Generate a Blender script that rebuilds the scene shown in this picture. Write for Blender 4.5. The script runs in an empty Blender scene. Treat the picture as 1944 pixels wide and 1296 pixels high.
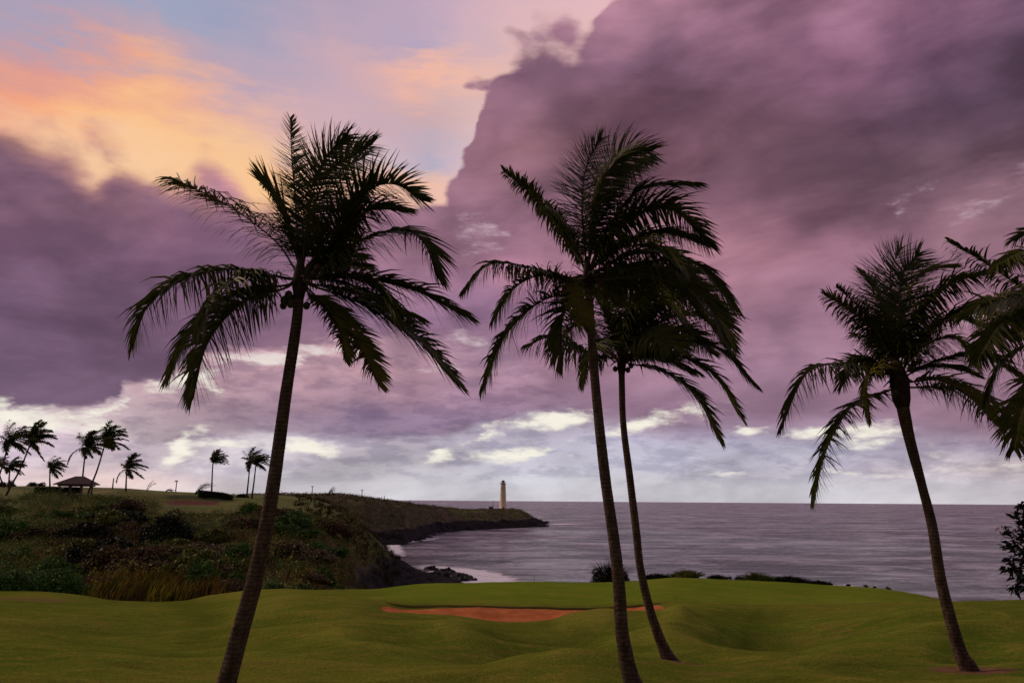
import bpy, math, random
import numpy as np
from mathutils import Vector, Matrix
from mathutils.bvhtree import BVHTree

random.seed(7); RNG = np.random.default_rng(7)
S = bpy.context.scene
COL = S.collection

# ------------------------------------------------------------------ camera
F = 1512.0; CX, CY = 972.0, 648.0
CAM = Vector((0, 0, 17.0))
TH = math.atan(302/1512); RO = math.radians(0.414)
fw = Vector((0, math.cos(TH), math.sin(TH))); up0 = Vector((0, -math.sin(TH), math.cos(TH))); r0 = Vector((1, 0, 0))
RT = r0*math.cos(RO) + up0*math.sin(RO); UPV = -r0*math.sin(RO) + up0*math.cos(RO)
cd = bpy.data.cameras.new('camera'); cam = bpy.data.objects.new('camera', cd); COL.objects.link(cam)
M = Matrix((( RT.x, UPV.x, -fw.x), (RT.y, UPV.y, -fw.y), (RT.z, UPV.z, -fw.z))).to_4x4(); M.translation = CAM
cam.matrix_world = M
cd.sensor_width = 36; cd.lens = 28; cd.clip_end = 60000; cd.clip_start = 0.1
S.camera = cam
S.render.resolution_x, S.render.resolution_y = 1024, 682

def P(u, v, d):
    """point seen at photo pixel (u,v), d metres ahead"""
    r = RT*(u-CX) + UPV*(CY-v) + fw*F
    return CAM + r*(d/r.y)
def PX(p):
    q = Vector(p) - CAM
    w = q.dot(fw)
    return CX + F*q.dot(RT)/w, CY - F*q.dot(UPV)/w

S.view_settings.view_transform = 'Standard'; S.view_settings.look = 'None'
S.view_settings.exposure = 0.0; S.view_settings.gamma = 1.0

# ------------------------------------------------------------------ sun (low, behind thin cloud)
sd = bpy.data.lights.new('sun', 'SUN'); sd.energy = 1.5; sd.angle = math.radians(22); sd.color = (1.0, 0.72, 0.5)
so = bpy.data.objects.new('sun', sd); COL.objects.link(so)
sdir = Vector((-0.82, 0.28, 0.44)).normalized()     # towards the sun
so.rotation_euler = sdir.to_track_quat('Z', 'Y').to_euler()

# ------------------------------------------------------------------ sky: procedural cloud layers in world direction
def lin(c):
    return tuple(((x/255)/12.92 if x/255 <= .04045 else ((x/255+.055)/1.055)**2.4) for x in c)
W = bpy.data.worlds.new('World'); S.world = W; W.use_nodes = True
nt = W.node_tree; nt.nodes.clear()
class NB:
    def __init__(s, nt): s.nt = nt
    def n(s, t, **k):
        o = s.nt.nodes.new(t)
        for a, b in k.items(): setattr(o, a, b)
        return o
    def l(s, a, b): s.nt.links.new(a, b)
    def put(s, sock, v):
        if isinstance(v, bpy.types.NodeSocket): s.l(v, sock)
        elif v is not None: sock.default_value = v
    def m(s, op, a, b=None, c=None, clamp=False):
        o = s.n('ShaderNodeMath', operation=op, use_clamp=clamp)
        s.put(o.inputs[0], a); s.put(o.inputs[1], b); s.put(o.inputs[2], c)
        return o.outputs[0]
    def v(s, op, a, b=None):
        o = s.n('ShaderNodeVectorMath', operation=op); s.put(o.inputs[0], a); s.put(o.inputs[1], b)
        return o.outputs[1] if op in ('LENGTH', 'DOT_PRODUCT') else o.outputs[0]
    def mr(s, x, a, b, c=0., d=1., t='SMOOTHSTEP'):
        o = s.n('ShaderNodeMapRange', interpolation_type=t)
        for i, q in enumerate((x, a, b, c, d)): s.put(o.inputs[i], q)
        return o.outputs[0]
    def mix(s, f, a, b, bt='MIX'):
        o = s.n('ShaderNodeMix', data_type='RGBA', blend_type=bt)
        s.put(o.inputs[0], f); 
        for q, i in ((a, 6), (b, 7)):
            s.put(o.inputs[i], q if isinstance(q, bpy.types.NodeSocket) else (*q[:3], 1))
        return o.outputs[2]
    def noise(s, vec, scale, detail=4, rough=.55, dist=0.):
        o = s.n('ShaderNodeTexNoise'); s.put(o.inputs['Vector'], vec)
        o.inputs['Scale'].default_value = scale; o.inputs['Detail'].default_value = detail
        o.inputs['Roughness'].default_value = rough; o.inputs['Distortion'].default_value = dist
        return o
    def ramp(s, fac, stops, interp='LINEAR'):
        o = s.n('ShaderNodeValToRGB'); r = o.color_ramp; r.interpolation = interp
        while len(r.elements) < len(stops): r.elements.new(.5)
        for e, (p, c) in zip(r.elements, stops): e.position = p
        for e, (p, c) in zip(r.elements, stops): e.position = p; e.color = (*c[:3], 1)
        s.l(fac, o.inputs[0]); return o.outputs[0]
    def xyz(s, a, b, c):
        o = s.n('ShaderNodeCombineXYZ'); s.put(o.inputs[0], a); s.put(o.inputs[1], b); s.put(o.inputs[2], c); return o.outputs[0]
    def sepc(s, v):
        o = s.n('ShaderNodeSeparateColor'); s.l(v, o.inputs[0]); return o.outputs
    def sep(s, v):
        o = s.n('ShaderNodeSeparateXYZ'); s.l(v, o.inputs[0]); return o.outputs
B = NB(nt)
tc = B.n('ShaderNodeTexCoord'); D = B.v('NORMALIZE', tc.outputs['Generated'])
dx, dy, dz = B.sep(D)
az0 = B.m('MULTIPLY', B.m('ARCTAN2', dx, dy), 57.29578)
el0 = B.m('MULTIPLY', B.m('ARCSINE', dz), 57.29578)
ns = B.v('MULTIPLY', D, (1, 1, 2.2))
w1 = B.sepc(B.noise(ns, 5.5, 6, .58).outputs['Color']); w2 = B.sepc(B.noise(B.v('MULTIPLY', D, (1.0, 1, 3.6)), 16, 5, .6).outputs['Color'])
def addw(x, w, amp, w_, amp_):
    return B.m('ADD', B.m('MULTIPLY_ADD', B.m('SUBTRACT', w, .5), amp, x), B.m('MULTIPLY', B.m('SUBTRACT', w_, .5), amp_))
elk = B.mr(el0, 0, 14, .16, 1.)                     # clouds flatten towards the horizon
az = addw(az0, w1[0], 9., w2[0], 3.0)
el = B.m('ADD', el0, B.m('MULTIPLY', elk, addw(0., w1[1], 7., w2[1], 3.0)))
def AE(u, v):
    r = P(u, v, 10.) - CAM; r.normalize()
    return math.degrees(math.atan2(r.x, r.y)), math.degrees(math.asin(r.z))
def pix(a, e):
    a, e = math.radians(a), math.radians(e)
    return PX(CAM + Vector((math.sin(a)*math.cos(e), math.cos(a)*math.cos(e), math.sin(e)))*100)
def azfac(a, scale=90.): return B.m('MULTIPLY_ADD', a, 1/scale, .5, clamp=True)      # +-45 degrees on the ramp
AZS = np.linspace(-40, 40, 23)
def grid(us, vs, tab, azs=az, els=el, interp='LINEAR'):
    """bilinear colour grid: us columns, vs rows, tab[row][col] sRGB"""
    T = np.array([[lin(c) for c in row] for row in tab])
    out = None; f = azfac(azs); rows = []
    for v in vs:
        e = AE(CX, v)[1]; st = []
        for a in AZS:
            uu, vv = pix(a, max(min(e, 60), -5))
            i = float(np.interp(uu, us, range(len(us)))); j = float(np.interp(vv, vs, range(len(vs))))
            i0 = min(int(i), len(us)-2); j0 = min(int(j), len(vs)-2); fi, fj = i-i0, j-j0
            c = (T[j0][i0]*(1-fi)+T[j0][i0+1]*fi)*(1-fj) + (T[j0+1][i0]*(1-fi)+T[j0+1][i0+1]*fi)*fj
            st.append((a/90+.5, tuple(c)))
        rows.append((e, st))
    for k, (e, st) in enumerate(rows):
        c = B.ramp(f, st, interp)
        out = c if out is None else B.mix(B.mr(els, rows[k-1][0], e, 0, 1, 'LINEAR'), out, c)
    return out
def edge(pts, azs):
    """elevation of a cloud edge as a function of azimuth"""
    ae = [AE(u, v) for u, v in pts]; ae = ae if len(ae) <= 32 else ae[:32]
    st = [(a/90+.5, ((e+10)/60,)*3) for a, e in ae]
    r = B.ramp(azfac(azs), st)
    return B.m('MULTIPLY_ADD', B.sepc(r)[0], 60, -10)
bg = grid([0, 160, 320, 480, 640, 800, 960, 1200], [0, 60, 120, 180, 240, 300, 360],
 [[(158,150,180),(145,155,185),(135,155,190),(140,150,185),(165,150,180),(185,160,185),(215,175,185),(228,182,188)],
  [(172,150,172),(160,152,180),(150,155,185),(155,155,185),(190,160,178),(165,155,190),(215,175,180),(230,188,182)],
  [(215,140,130),(228,145,128),(200,155,162),(160,155,185),(200,162,176),(250,182,150),(228,182,170),(232,185,178)],
  [(240,150,115),(255,166,105),(252,178,120),(218,165,165),(190,165,185),(195,162,170),(230,186,176),(230,186,176)],
  [(238,165,135),(252,200,138),(252,195,130),(248,192,138),(205,165,178),(188,166,180),(232,190,185),(232,190,185)],
  [(240,180,150),(248,200,165),(252,202,148),(252,202,140),(222,190,186),(165,165,195),(228,192,195),(228,192,195)],
  [(240,180,150),(240,180,150),(242,190,165),(255,190,110),(250,180,130),(242,188,158),(236,192,182),(236,192,182)]],
  B.m('ADD', az, 0.), B.m('ADD', el, B.m('MULTIPLY', B.m('SUBTRACT', B.noise(B.v('MULTIPLY', D, (1, 1, 6)), 7, 6, .65).outputs[0], .5), 5.)))
L1 = grid([0, 200, 400, 600, 800, 1000, 1200, 1400, 1600, 1800, 1944], [0, 120, 200, 300, 400, 500, 600, 700, 790],
 [[(150,110,130)]*5+[(152,112,132),(172,126,146),(160,117,140),(158,115,140),(155,110,140),(110,85,110)],
  [(150,110,130)]*5+[(132,97,119),(121,90,113),(126,92,116),(137,97,123),(113,84,109),(86,66,84)],
  [(150,110,130)]*5+[(138,102,121),(108,76,92),(105,76,92),(116,84,106),(86,66,86),(81,63,81)],
  [(136,103,125),(165,122,135),(170,125,138),(165,122,138),(150,110,130),(138,100,113),(112,79,94),(117,85,100),(95,72,86),(91,70,86),(101,74,88)],
  [(120,90,115),(138,104,130),(148,108,138),(150,110,135),(158,118,140),(138,102,121),(132,97,113),(128,92,110),(117,85,101),(154,118,132),(167,128,144)],
  [(116,90,116),(124,94,120),(145,108,138),(150,114,140),(170,128,150),(168,122,145),(165,120,140),(168,122,138),(148,107,130),(150,110,130),(155,112,132)],
  [(112,88,114),(118,93,118),(128,100,126),(135,105,132),(138,109,140),(145,110,140),(152,112,136),(162,122,145),(150,115,138),(165,125,145),(160,120,140)],
  [(108,87,112),(116,92,118),(125,100,126),(160,125,145),(170,132,150),(165,128,150),(162,126,148),(158,122,146),(160,124,146),(162,126,146),(157,121,142)],
  [(120,98,122),(122,100,124),(140,115,138),(138,115,140),(136,114,140),(148,120,145),(150,120,145),(152,122,146),(156,124,148),(160,128,150),(157,124,146)]])
L1 = B.mix(1., L1, (.92, .935, .90), 'MULTIPLY')
L2 = grid([0, 200, 300, 450, 650, 850, 1000, 1200], [640, 700, 750, 800, 832],
 [[(190,160,175),(205,170,182),(200,165,178),(188,148,165),(192,150,165),(165,130,152),(158,124,148),(155,122,146)],
  [(190,160,175),(205,170,182),(204,168,180),(190,150,166),(195,155,165),(170,132,152),(160,125,148),(155,122,146)],
  [(195,170,182),(198,166,178),(192,160,172),(182,146,162),(172,136,156),(158,124,148),(160,125,148),(155,122,146)],
  [(200,178,186),(196,172,182),(186,160,174),(168,142,160),(142,118,146),(136,112,140),(146,120,146),(155,122,146)],
  [(202,186,192),(200,184,190),(178,156,170),(165,144,160),(138,118,144),(138,118,142),(150,128,150),(155,126,150)]])
L2 = B.mix(1., L2, (.90, .98, .93), 'MULTIPLY')
L3 = grid([0, 200, 450, 700, 1000, 1300, 1600, 1944], [780, 830, 860, 890, 920, 950],
 [[(215,205,208),(222,210,212),(205,195,200),(168,156,172),(175,168,184),(172,166,184),(172,166,184),(168,155,175)],
  [(208,192,200),(205,188,198),(200,192,200),(170,162,176),(168,164,180),(164,162,182),(166,162,180),(166,158,178)],
  [(198,184,194),(198,184,194),(196,190,198),(180,174,184),(168,168,182),(168,168,184),(170,168,184),(176,168,184)],
  [(196,184,194),(200,186,192),(192,188,196),(182,180,188),(174,174,186),(178,178,192),(184,180,192),(200,188,190)],
  [(208,190,190),(225,198,190),(190,188,194),(184,184,190),(182,184,192),(186,186,194),(188,188,196),(188,184,192)],
  [(215,196,192),(215,200,196),(194,192,198),(188,188,195),(188,188,196),(190,190,198),(190,190,197),(188,186,192)]])
vo = B.n('ShaderNodeTexVoronoi', feature='SMOOTH_F1'); B.l(B.v('ADD', D, B.v('MULTIPLY', B.v('SUBTRACT', B.noise(ns, 9, 3, .5).outputs['Color'], (.5, .5, .5)), (.05, .05, .05))), vo.inputs['Vector'])
vo.inputs['Scale'].default_value = 11; vo.inputs['Detail'].default_value = 1.5; vo.inputs['Roughness'].default_value = .45; vo.inputs['Smoothness'].default_value = .25
lob = vo.outputs['Distance']; LOBM = .82
top = edge([(-60,250),(0,212),(60,212),(110,235),(150,275),(200,258),(260,300),(330,330),(420,346),(470,370),(540,392),(700,392),(800,388),(835,376),(868,345),(886,290),(905,225),(926,160),(958,112),(995,70),(1030,56),(1080,78),(1150,72),(1172,40),(1195,0),(1230,-60),(1300,-150)], B.m('ADD', addw(az0, w1[0], 4.0, w2[0], 1.3), B.m('MULTIPLY', B.m('SUBTRACT', LOBM, lob), 2.3)))
elt = B.m('ADD', addw(el0, w1[1], 3.2, w2[1], 1.3), B.m('MULTIPLY', B.m('SUBTRACT', lob, LOBM), 4.2))
soft = B.mr(az0, -18, -2, 1.3, .95)
mt = B.mr(B.m('DIVIDE', B.m('SUBTRACT', top, elt), soft), -.6, 1.0)
rim = B.m('MULTIPLY', B.mr(B.m('SUBTRACT', top, elt), 2.6, 0., 0, 1), B.mr(az0, -9, -20, 0., .55))     # warm thin cloud at the left edge
cloud = B.mix(rim, L1, lin((226,166,150)))
b1 = edge([(-60,765),(0,768),(100,776),(170,768),(192,742),(210,730),(300,722),(340,700),(420,668),(560,662),(640,650),(720,640),(850,632),(950,640),(1010,700),(1080,795),(1200,790),(1300,806),(1500,800),(1700,802),(1944,835),(2010,840)], az)
elb = B.m('ADD', el0, B.m('MULTIPLY', B.mr(el0, 0, 14, .3, 1.), addw(0., w1[1], 3.0, w2[1], 2.2)))
sr = B.mr(az0, -2, 8, 1., 4.5)
m1 = B.mr(B.m('DIVIDE', B.m('SUBTRACT', elb, b1), sr), -.35, .35)
b2 = edge([(-60,800),(0,800),(120,806),(200,812),(260,838),(330,840),(420,832),(500,824),(620,832),(700,838),(800,828),(900,808),(1000,797),(1090,788),(1150,792),(1200,790),(1300,806),(1500,800),(1700,802),(1944,835),(2010,840)], az)
m2 = B.mr(B.m('DIVIDE', B.m('SUBTRACT', elb, b2), sr), -.4, .4)
low = B.mix(m2, L3, L2)
# mottled grey cloudlets in the low band
mot = B.noise(B.v('MULTIPLY', D, (1, 1, 3.2)), 22, 5, .62).outputs[0]
lowm = B.mix(B.m('MULTIPLY', B.mr(mot, .42, .62), B.mr(el0, .5, 2.2, 0, .8)), B.mix(1., low, (1.22, 1.19, 1.17), 'MULTIPLY'), B.mix(1., low, (.84, .82, .89), 'MULTIPLY'))
body = B.mix(m1, lowm, cloud)
md = B.noise(B.v('MULTIPLY', B.xyz(B.m('MULTIPLY_ADD', dz, -.8, dx), dy, dz), (1, 1, 2.6)), 5, 7, .6, .3).outputs[0]
body = B.mix(1., body, B.mix(B.mr(md, .3, .7), (.72, .70, .72), (1.22, 1.20, 1.20)), 'MULTIPLY')
body = B.mix(B.mr(el0, 4, 12, 0., 1.), body, B.mix(1., body, B.mix(B.mr(lob, .4, 1.15), (1.24, 1.20, 1.20), (.86, .85, .87)), 'MULTIPLY'))
sky = B.mix(mt, B.mix(.14, bg, (.80, .62, .60)), body)
# bright openings between cloud layers (az/el space blobs, torn by noise)
torn = B.noise(B.v('MULTIPLY', D, (1, 1, 3.)), 26, 6, .64).outputs[0]
acc = None; shear = {}
for (u, v, wu, hv, tilt, amp) in [(95,790,75,14,0,1.),(150,806,60,14,.08,.9),(30,764,18,10,0,.8),(200,775,14,18,-.5,.8),(355,722,50,12,-.2,1.),(410,732,22,10,.2,.8),
      (500,682,70,11,-.07,1.),(600,670,50,12,-.1,.9),(650,670,40,8,0,.8),(345,848,26,24,-.9,1.),(450,842,70,7,0,.8),(575,852,34,16,.1,1.),
      (905,445,34,34,0,.5),(930,440,22,22,0,.3),(1700,690,1,1,0,0),(1030,800,70,13,-.16,1.),(915,820,30,10,-.5,.7),(950,862,55,13,-.1,1.),(825,862,30,10,-.35,.95),(1010,856,50,8,-.2,.6),(1075,866,14,5,0,.6),
      (1230,800,70,16,-.25,.95),(1140,812,30,8,-.1,.6),(1400,812,26,9,0,.9),(1480,822,14,7,0,.6),(1550,816,45,9,.06,.9),(1670,822,60,16,-.1,.85),(1690,838,50,10,-.4,.7),(1375,900,40,5,0,.45),(1600,895,45,5,0,.4),
      (1820,862,14,16,.3,.5),(1870,888,70,9,0,.5),(1750,900,60,6,0,.35),(1480,360,60,30,0,.0),(1720,375,34,12,-.5,.40),(1830,400,46,16,-.2,.40),(1890,360,90,18,-.3,.36),(1860,600,16,10,0,.9),(700,268,40,20,.1,-.0),
      (860,690,30,8,0,.5),(880,640,40,14,.1,.45),(690,668,40,7,0,.5)]:
    if amp == 0: continue
    a, e = AE(u, v); wd = wu*.0379*1.15; hd = hv*.0379*1.15
    tilt = min((-.7, -.25, -.1, 0, .15), key=lambda q: abs(q-tilt))
    if tilt not in shear: shear[tilt] = B.xyz(az, B.m('MULTIPLY_ADD', az, tilt, elb), -math.log(1.)+0.)
    o = B.n('ShaderNodeVectorMath', operation='MULTIPLY_ADD'); B.put(o.inputs[0], shear[tilt]); o.inputs[1].default_value = (1/wd, 1/hd, 0)
    o.inputs[2].default_value = (-a/wd, -(e+tilt*a)/hd, math.sqrt(-math.log(min(amp, .999))/.9))
    g = B.v('DOT_PRODUCT', o.outputs[0], o.outputs[0])
    acc = g if acc is None else B.m('MINIMUM', acc, g)
acc = B.m('POWER', 2.718, B.m('MULTIPLY', acc, -.9))
br = B.m('MULTIPLY', B.mr(B.m('MULTIPLY_ADD', B.m('SUBTRACT', torn, .5), 2.2, acc), .12, 1.05), B.mr(acc, .04, .30, 0., .95))
sky = B.mix(br, sky, B.mix(B.mr(el0, 6, 14), lin((248,243,228)), lin((206,178,192))))
# beyond the framed part of the sky: unseen overcast shaped for lighting, darker behind to dim camera-facing slopes
far = B.mix(B.mr(dy, .5, -.5), lin((160,144,160)), lin((98,90,102)))
far = B.mix(B.mr(md, .3, .7), far, B.mix(1., far, (1.25, 1.2, 1.2), 'MULTIPLY'))
sky = B.mix(B.m('MAXIMUM', B.mr(B.m('ABSOLUTE', az0), 38, 60), B.mr(el0, 36, 50)), sky, far)
sky = B.mix(B.mr(el0, -.3, -3), sky, (.03, .028, .035))
bgn = B.n('ShaderNodeBackground'); B.l(sky, bgn.inputs[0]); bgn.inputs[1].default_value = 1.0
wo = B.n('ShaderNodeOutputWorld'); B.l(bgn.outputs[0], wo.inputs[0])
W.cycles.sampling_method = 'MANUAL'; W.cycles.sample_map_resolution = 512

# ------------------------------------------------------------------ helpers
def tag(o, label=None, cat=None, group=None, kind=None):
    for k, v in (('label', label), ('category', cat), ('group', group), ('kind', kind)):
        if v: o[k] = v
    return o
def empty(name, loc, label, cat, group=None):
    o = bpy.data.objects.new(name, None); COL.objects.link(o); o.location = loc; o.empty_display_size = .3
    return tag(o, label, cat, group)
def mesh_np(name, V, Q, mat, parent=None, cols=None, attrs=None, smooth=False, mats=None, mi=None):
    """object from numpy vertices (world space) and quads"""
    V = np.asarray(V, np.float32).reshape(-1, 3); Q = np.asarray(Q, np.int32)
    org = parent.matrix_world.translation if parent is not None else None
    if parent is not None:
        loc = Vector(parent.location); V = V - np.array(loc, np.float32)
    me = bpy.data.meshes.new(name)
    k = Q.shape[1]
    me.vertices.add(len(V)); me.vertices.foreach_set('co', V.ravel())
    me.loops.add(Q.size); me.loops.foreach_set('vertex_index', Q.ravel())
    me.polygons.add(len(Q)); me.polygons.foreach_set('loop_start', np.arange(0, Q.size, k, dtype=np.int32))
    me.polygons.foreach_set('loop_total', np.full(len(Q), k, np.int32))
    me.update(calc_edges=True)
    if smooth: me.polygons.foreach_set('use_smooth', np.ones(len(Q), bool))
    if attrs:
        for an, av in attrs.items():
            a = me.attributes.new(an, 'FLOAT', 'POINT'); a.data.foreach_set('value', np.asarray(av, np.float32).ravel())
    if cols is not None:
        a = me.attributes.new('col', 'FLOAT_COLOR', 'POINT'); c = np.ones((len(V), 4), np.float32); c[:, :3] = cols
        a.data.foreach_set('color', c.ravel())
    me.materials.append(mat)
    o = bpy.data.objects.new(name, me); COL.objects.link(o)
    if parent is not None: o.parent = parent
    return o
class MB:
    def __init__(s): s.v = []; s.f = []
    def tube(s, pts, rad, n=8, cap=True, sq=1.0):
        pts = [Vector(p) for p in pts]; b0 = len(s.v); ref = None
        for i, p in enumerate(pts):
            t = (pts[min(i+1, len(pts)-1)] - pts[max(i-1, 0)]).normalized()
            if ref is None: ref = Vector((0, 0, 1)) if abs(t.z) < .9 else Vector((1, 0, 0))
            a = t.cross(ref).normalized(); b = a.cross(t).normalized(); ref = b
            r = rad[i] if hasattr(rad, '__len__') else rad
            for k in range(n):
                w = 2*math.pi*k/n; s.v.append(p + a*r*math.cos(w) + b*r*math.sin(w)*sq)
        for i in range(len(pts)-1):
            for k in range(n):
                k2 = (k+1) % n; s.f.append((b0+i*n+k, b0+i*n+k2, b0+(i+1)*n+k2, b0+(i+1)*n+k))
        if cap:
            s.f.append(tuple(b0+k for k in range(n))[::-1]); s.f.append(tuple(b0+(len(pts)-1)*n+k for k in range(n)))
    def lathe(s, c, prof, n=24, rot=0.):
        b0 = len(s.v); c = Vector(c)
        for r, z in prof:
            for k in range(n):
                w = 2*math.pi*k/n + rot; s.v.append(c + Vector((r*math.cos(w), r*math.sin(w), z)))
        for i in range(len(prof)-1):
            for k in range(n):
                k2 = (k+1) % n; s.f.append((b0+i*n+k, b0+i*n+k2, b0+(i+1)*n+k2, b0+(i+1)*n+k))
        s.f.append(tuple(b0+k for k in range(n))[::-1]); s.f.append(tuple(b0+(len(prof)-1)*n+k for k in range(n)))
    def box(s, c, h, rz=0.):
        b0 = len(s.v); c = Vector(c); R = Matrix.Rotation(rz, 3, 'Z')
        for x in (-1, 1):
            for y in (-1, 1):
                for z in (-1, 1): s.v.append(c + R @ Vector((x*h[0], y*h[1], z*h[2])))
        for f in ((0,1,3,2),(4,6,7,5),(0,4,5,1),(2,3,7,6),(0,2,6,4),(1,5,7,3)): s.f.append(tuple(b0+i for i in f))
    def build(s, name, mat, parent=None, smooth=False):
        me = bpy.data.meshes.new(name); off = Vector(parent.location) if parent is not None else Vector()
        if parent is not None and parent.parent is not None: off = off + Vector(parent.parent.location)
        me.from_pydata([v-off for v in s.v], [], s.f); me.update()
        if smooth: me.polygons.foreach_set('use_smooth', [True]*len(me.polygons))
        me.materials.append(mat); o = bpy.data.objects.new(name, me); COL.objects.link(o)
        if parent is not None: o.parent = parent
        return o
def smooth_path(pts, n):
    pts = np.array([list(p) for p in pts], float); m = len(pts); t = np.linspace(0, m-1, n); out = []
    for q in t:
        i = min(int(q), m-2); f = q-i
        p0, p1, p2, p3 = pts[max(i-1, 0)], pts[i], pts[i+1], pts[min(i+2, m-1)]
        if i == 0: p0 = 2*p1-p2
        if i+2 > m-1: p3 = 2*p2-p1
        out.append(.5*((2*p1)+(-p0+p2)*f+(2*p0-5*p1+4*p2-p3)*f*f+(-p0+3*p1-3*p2+p3)*f**3))
    return np.array(out)
def pchip(x, y, xi):
    x = np.asarray(x, float); y = np.asarray(y, float); h = np.diff(x); d = np.diff(y)/h; m = np.zeros_like(y)
    for i in range(1, len(x)-1):
        if d[i-1]*d[i] > 0:
            w1_, w2_ = 2*h[i]+h[i-1], h[i]+2*h[i-1]; m[i] = (w1_+w2_)/(w1_/d[i-1]+w2_/d[i])
    m[0], m[-1] = d[0], d[-1]
    xi = np.clip(xi, x[0], x[-1]); k = np.clip(np.searchsorted(x, xi)-1, 0, len(x)-2); t = (xi-x[k])/h[k]
    return (2*t**3-3*t*t+1)*y[k]+(t**3-2*t*t+t)*h[k]*m[k]+(-2*t**3+3*t*t)*y[k+1]+(t**3-t*t)*h[k]*m[k+1]
def vnoise(x, y, seed=0):
    """smooth value noise, -1..1"""
    r = np.random.default_rng(seed); T = r.uniform(-1, 1, (256, 256))
    xi = np.floor(x).astype(int); yi = np.floor(y).astype(int); fx, fy = x-xi, y-yi
    fx = fx*fx*(3-2*fx); fy = fy*fy*(3-2*fy)
    g = lambda a, b: T[a % 256, b % 256]
    return (g(xi, yi)*(1-fx)+g(xi+1, yi)*fx)*(1-fy)+(g(xi, yi+1)*(1-fx)+g(xi+1, yi+1)*fx)*fy
def fbm(x, y, o=4, seed=0, rough=.5):
    s = 0; a = 1; n = 0
    for k in range(o): s = s+a*vnoise(x*2**k+17*k, y*2**k+31*k, seed+k); n += a; a *= rough
    return s/n
def sstep(a, b, x):
    t = np.clip((x-a)/(b-a), 0, 1); return t*t*(3-2*t)

# ------------------------------------------------------------------ materials
def mat(name, rough=.8, spec=.3):
    m = bpy.data.materials.new(name); m.use_nodes = True; n = m.node_tree.nodes; n.clear()
    b = NB(m.node_tree); p = b.n('ShaderNodeBsdfPrincipled'); o = b.n('ShaderNodeOutputMaterial'); b.l(p.outputs[0], o.inputs[0])
    p.inputs['Roughness'].default_value = rough; p.inputs['Specular IOR Level'].default_value = spec
    return m, b, p, o
def bump(b, p, h, s, d=.05):
    n = b.n('ShaderNodeBump'); n.inputs['Strength'].default_value = s; n.inputs['Distance'].default_value = d
    b.l(h, n.inputs['Height']); b.l(n.outputs[0], p.inputs['Normal']); return n
def pos(b): return b.n('ShaderNodeNewGeometry').outputs['Position']
def noisy(name, c1, c2, scale, rough=.8, bs=.3, stretch=(1, 1, 1), bd=.05, spec=.3):
    m, b, p, o = mat(name, rough, spec)
    n = b.noise(b.v('MULTIPLY', pos(b), stretch), scale, 6, .65).outputs[0]
    b.l(b.mix(b.mr(n, .35, .65), c1, c2), p.inputs['Base Color']); bump(b, p, n, bs, bd); return m
def leafmat(name, c1, c2, scale=1.5, trans=.15, rough=.5, attr=False):
    m, b, p, o = mat(name, rough, .08)
    if attr:
        a = b.n('ShaderNodeAttribute', attribute_name='col').outputs[0]
        n = b.noise(pos(b), scale, 3).outputs[0]; c = b.mix(1., a, b.mix(b.mr(n, .3, .7), (.6,.6,.6), (1.3,1.3,1.3)), 'MULTIPLY')
    else:
        n = b.noise(pos(b), scale, 4, .6).outputs[0]; c = b.mix(b.mr(n, .35, .65), c1, c2)
    b.l(c, p.inputs['Base Color'])
    t = b.n('ShaderNodeBsdfTranslucent'); b.l(c, t.inputs[0]); x = b.n('ShaderNodeMixShader'); x.inputs[0].default_value = trans
    b.l(p.outputs[0], x.inputs[1]); b.l(t.outputs[0], x.inputs[2]); b.l(x.outputs[0], o.inputs[0]); return m

# golf turf
mTurf, b, p, o = mat('turf', .95, .0)
q = pos(b)
big = b.noise(q, .09, 5, .6).outputs[0]; fine = b.noise(b.v('MULTIPLY', q, (1.0, 2.2, 1)), 1.3, 8, .7).outputs[0]
micro = b.noise(q, 14, 6, .75).outputs[0]
blot = b.noise(b.v('MULTIPLY', q, (.5, 1.3, 1)), .55, 6, .62, .6).outputs[0]
att = lambda nm: b.n('ShaderNodeAttribute', attribute_name=nm).outputs['Fac']
c = b.mix(b.mr(big, .35, .65), (.084, .128, .014), (.136, .156, .022))
c = b.mix(b.m('MULTIPLY', b.mr(fine, .45, .68), .75), c, (.21, .175, .034))
c = b.mix(b.m('MULTIPLY', b.mr(blot, .55, .74), .5), c, (.20, .130, .045))
c = b.mix(b.m('MULTIPLY', b.mr(blot, .45, .30), .5), c, (.058, .075, .009))
c = b.mix(b.m('MULTIPLY', att('dry'), .55), c, (.25, .235, .04)); c = b.mix(b.m('MULTIPLY', att('lush_shade'), .5), c, (.062, .085, .010))  # drier, lighter crests and darker green hollows: relief shading put into the colour
c = b.mix(1., c, (1.06, 1.04, 1.), 'MULTIPLY')
green = b.mix(b.mr(b.noise(q, .35, 4).outputs[0], .35, .65), (.130, .205, .016), (.180, .225, .024))
c = b.mix(b.m('MULTIPLY', att('green'), .85), c, green)
c = b.mix(1., c, b.mix(b.mr(micro, .3, .7), (.62, .62, .62), (1.35, 1.35, 1.35)), 'MULTIPLY')
dn = b.noise(q, 3.5, 6, .7).outputs[0]
dirt = b.m('MULTIPLY_ADD', b.m('SUBTRACT', dn, .5), .9, att('dirt'))
c = b.mix(b.mr(dirt, .35, .75), c, b.mix(b.mr(dn, .3, .7), (.13, .065, .035), (.22, .125, .07)))
sandn = b.noise(b.v('MULTIPLY', q, (1, 1, 1)), 1.2, 7, .65).outputs[0]
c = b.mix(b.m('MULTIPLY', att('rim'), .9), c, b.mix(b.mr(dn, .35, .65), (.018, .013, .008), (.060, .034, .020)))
sm = b.mr(b.m('MULTIPLY_ADD', b.m('SUBTRACT', dn, .5), .25, att('sand')), .42, .56)
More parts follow.
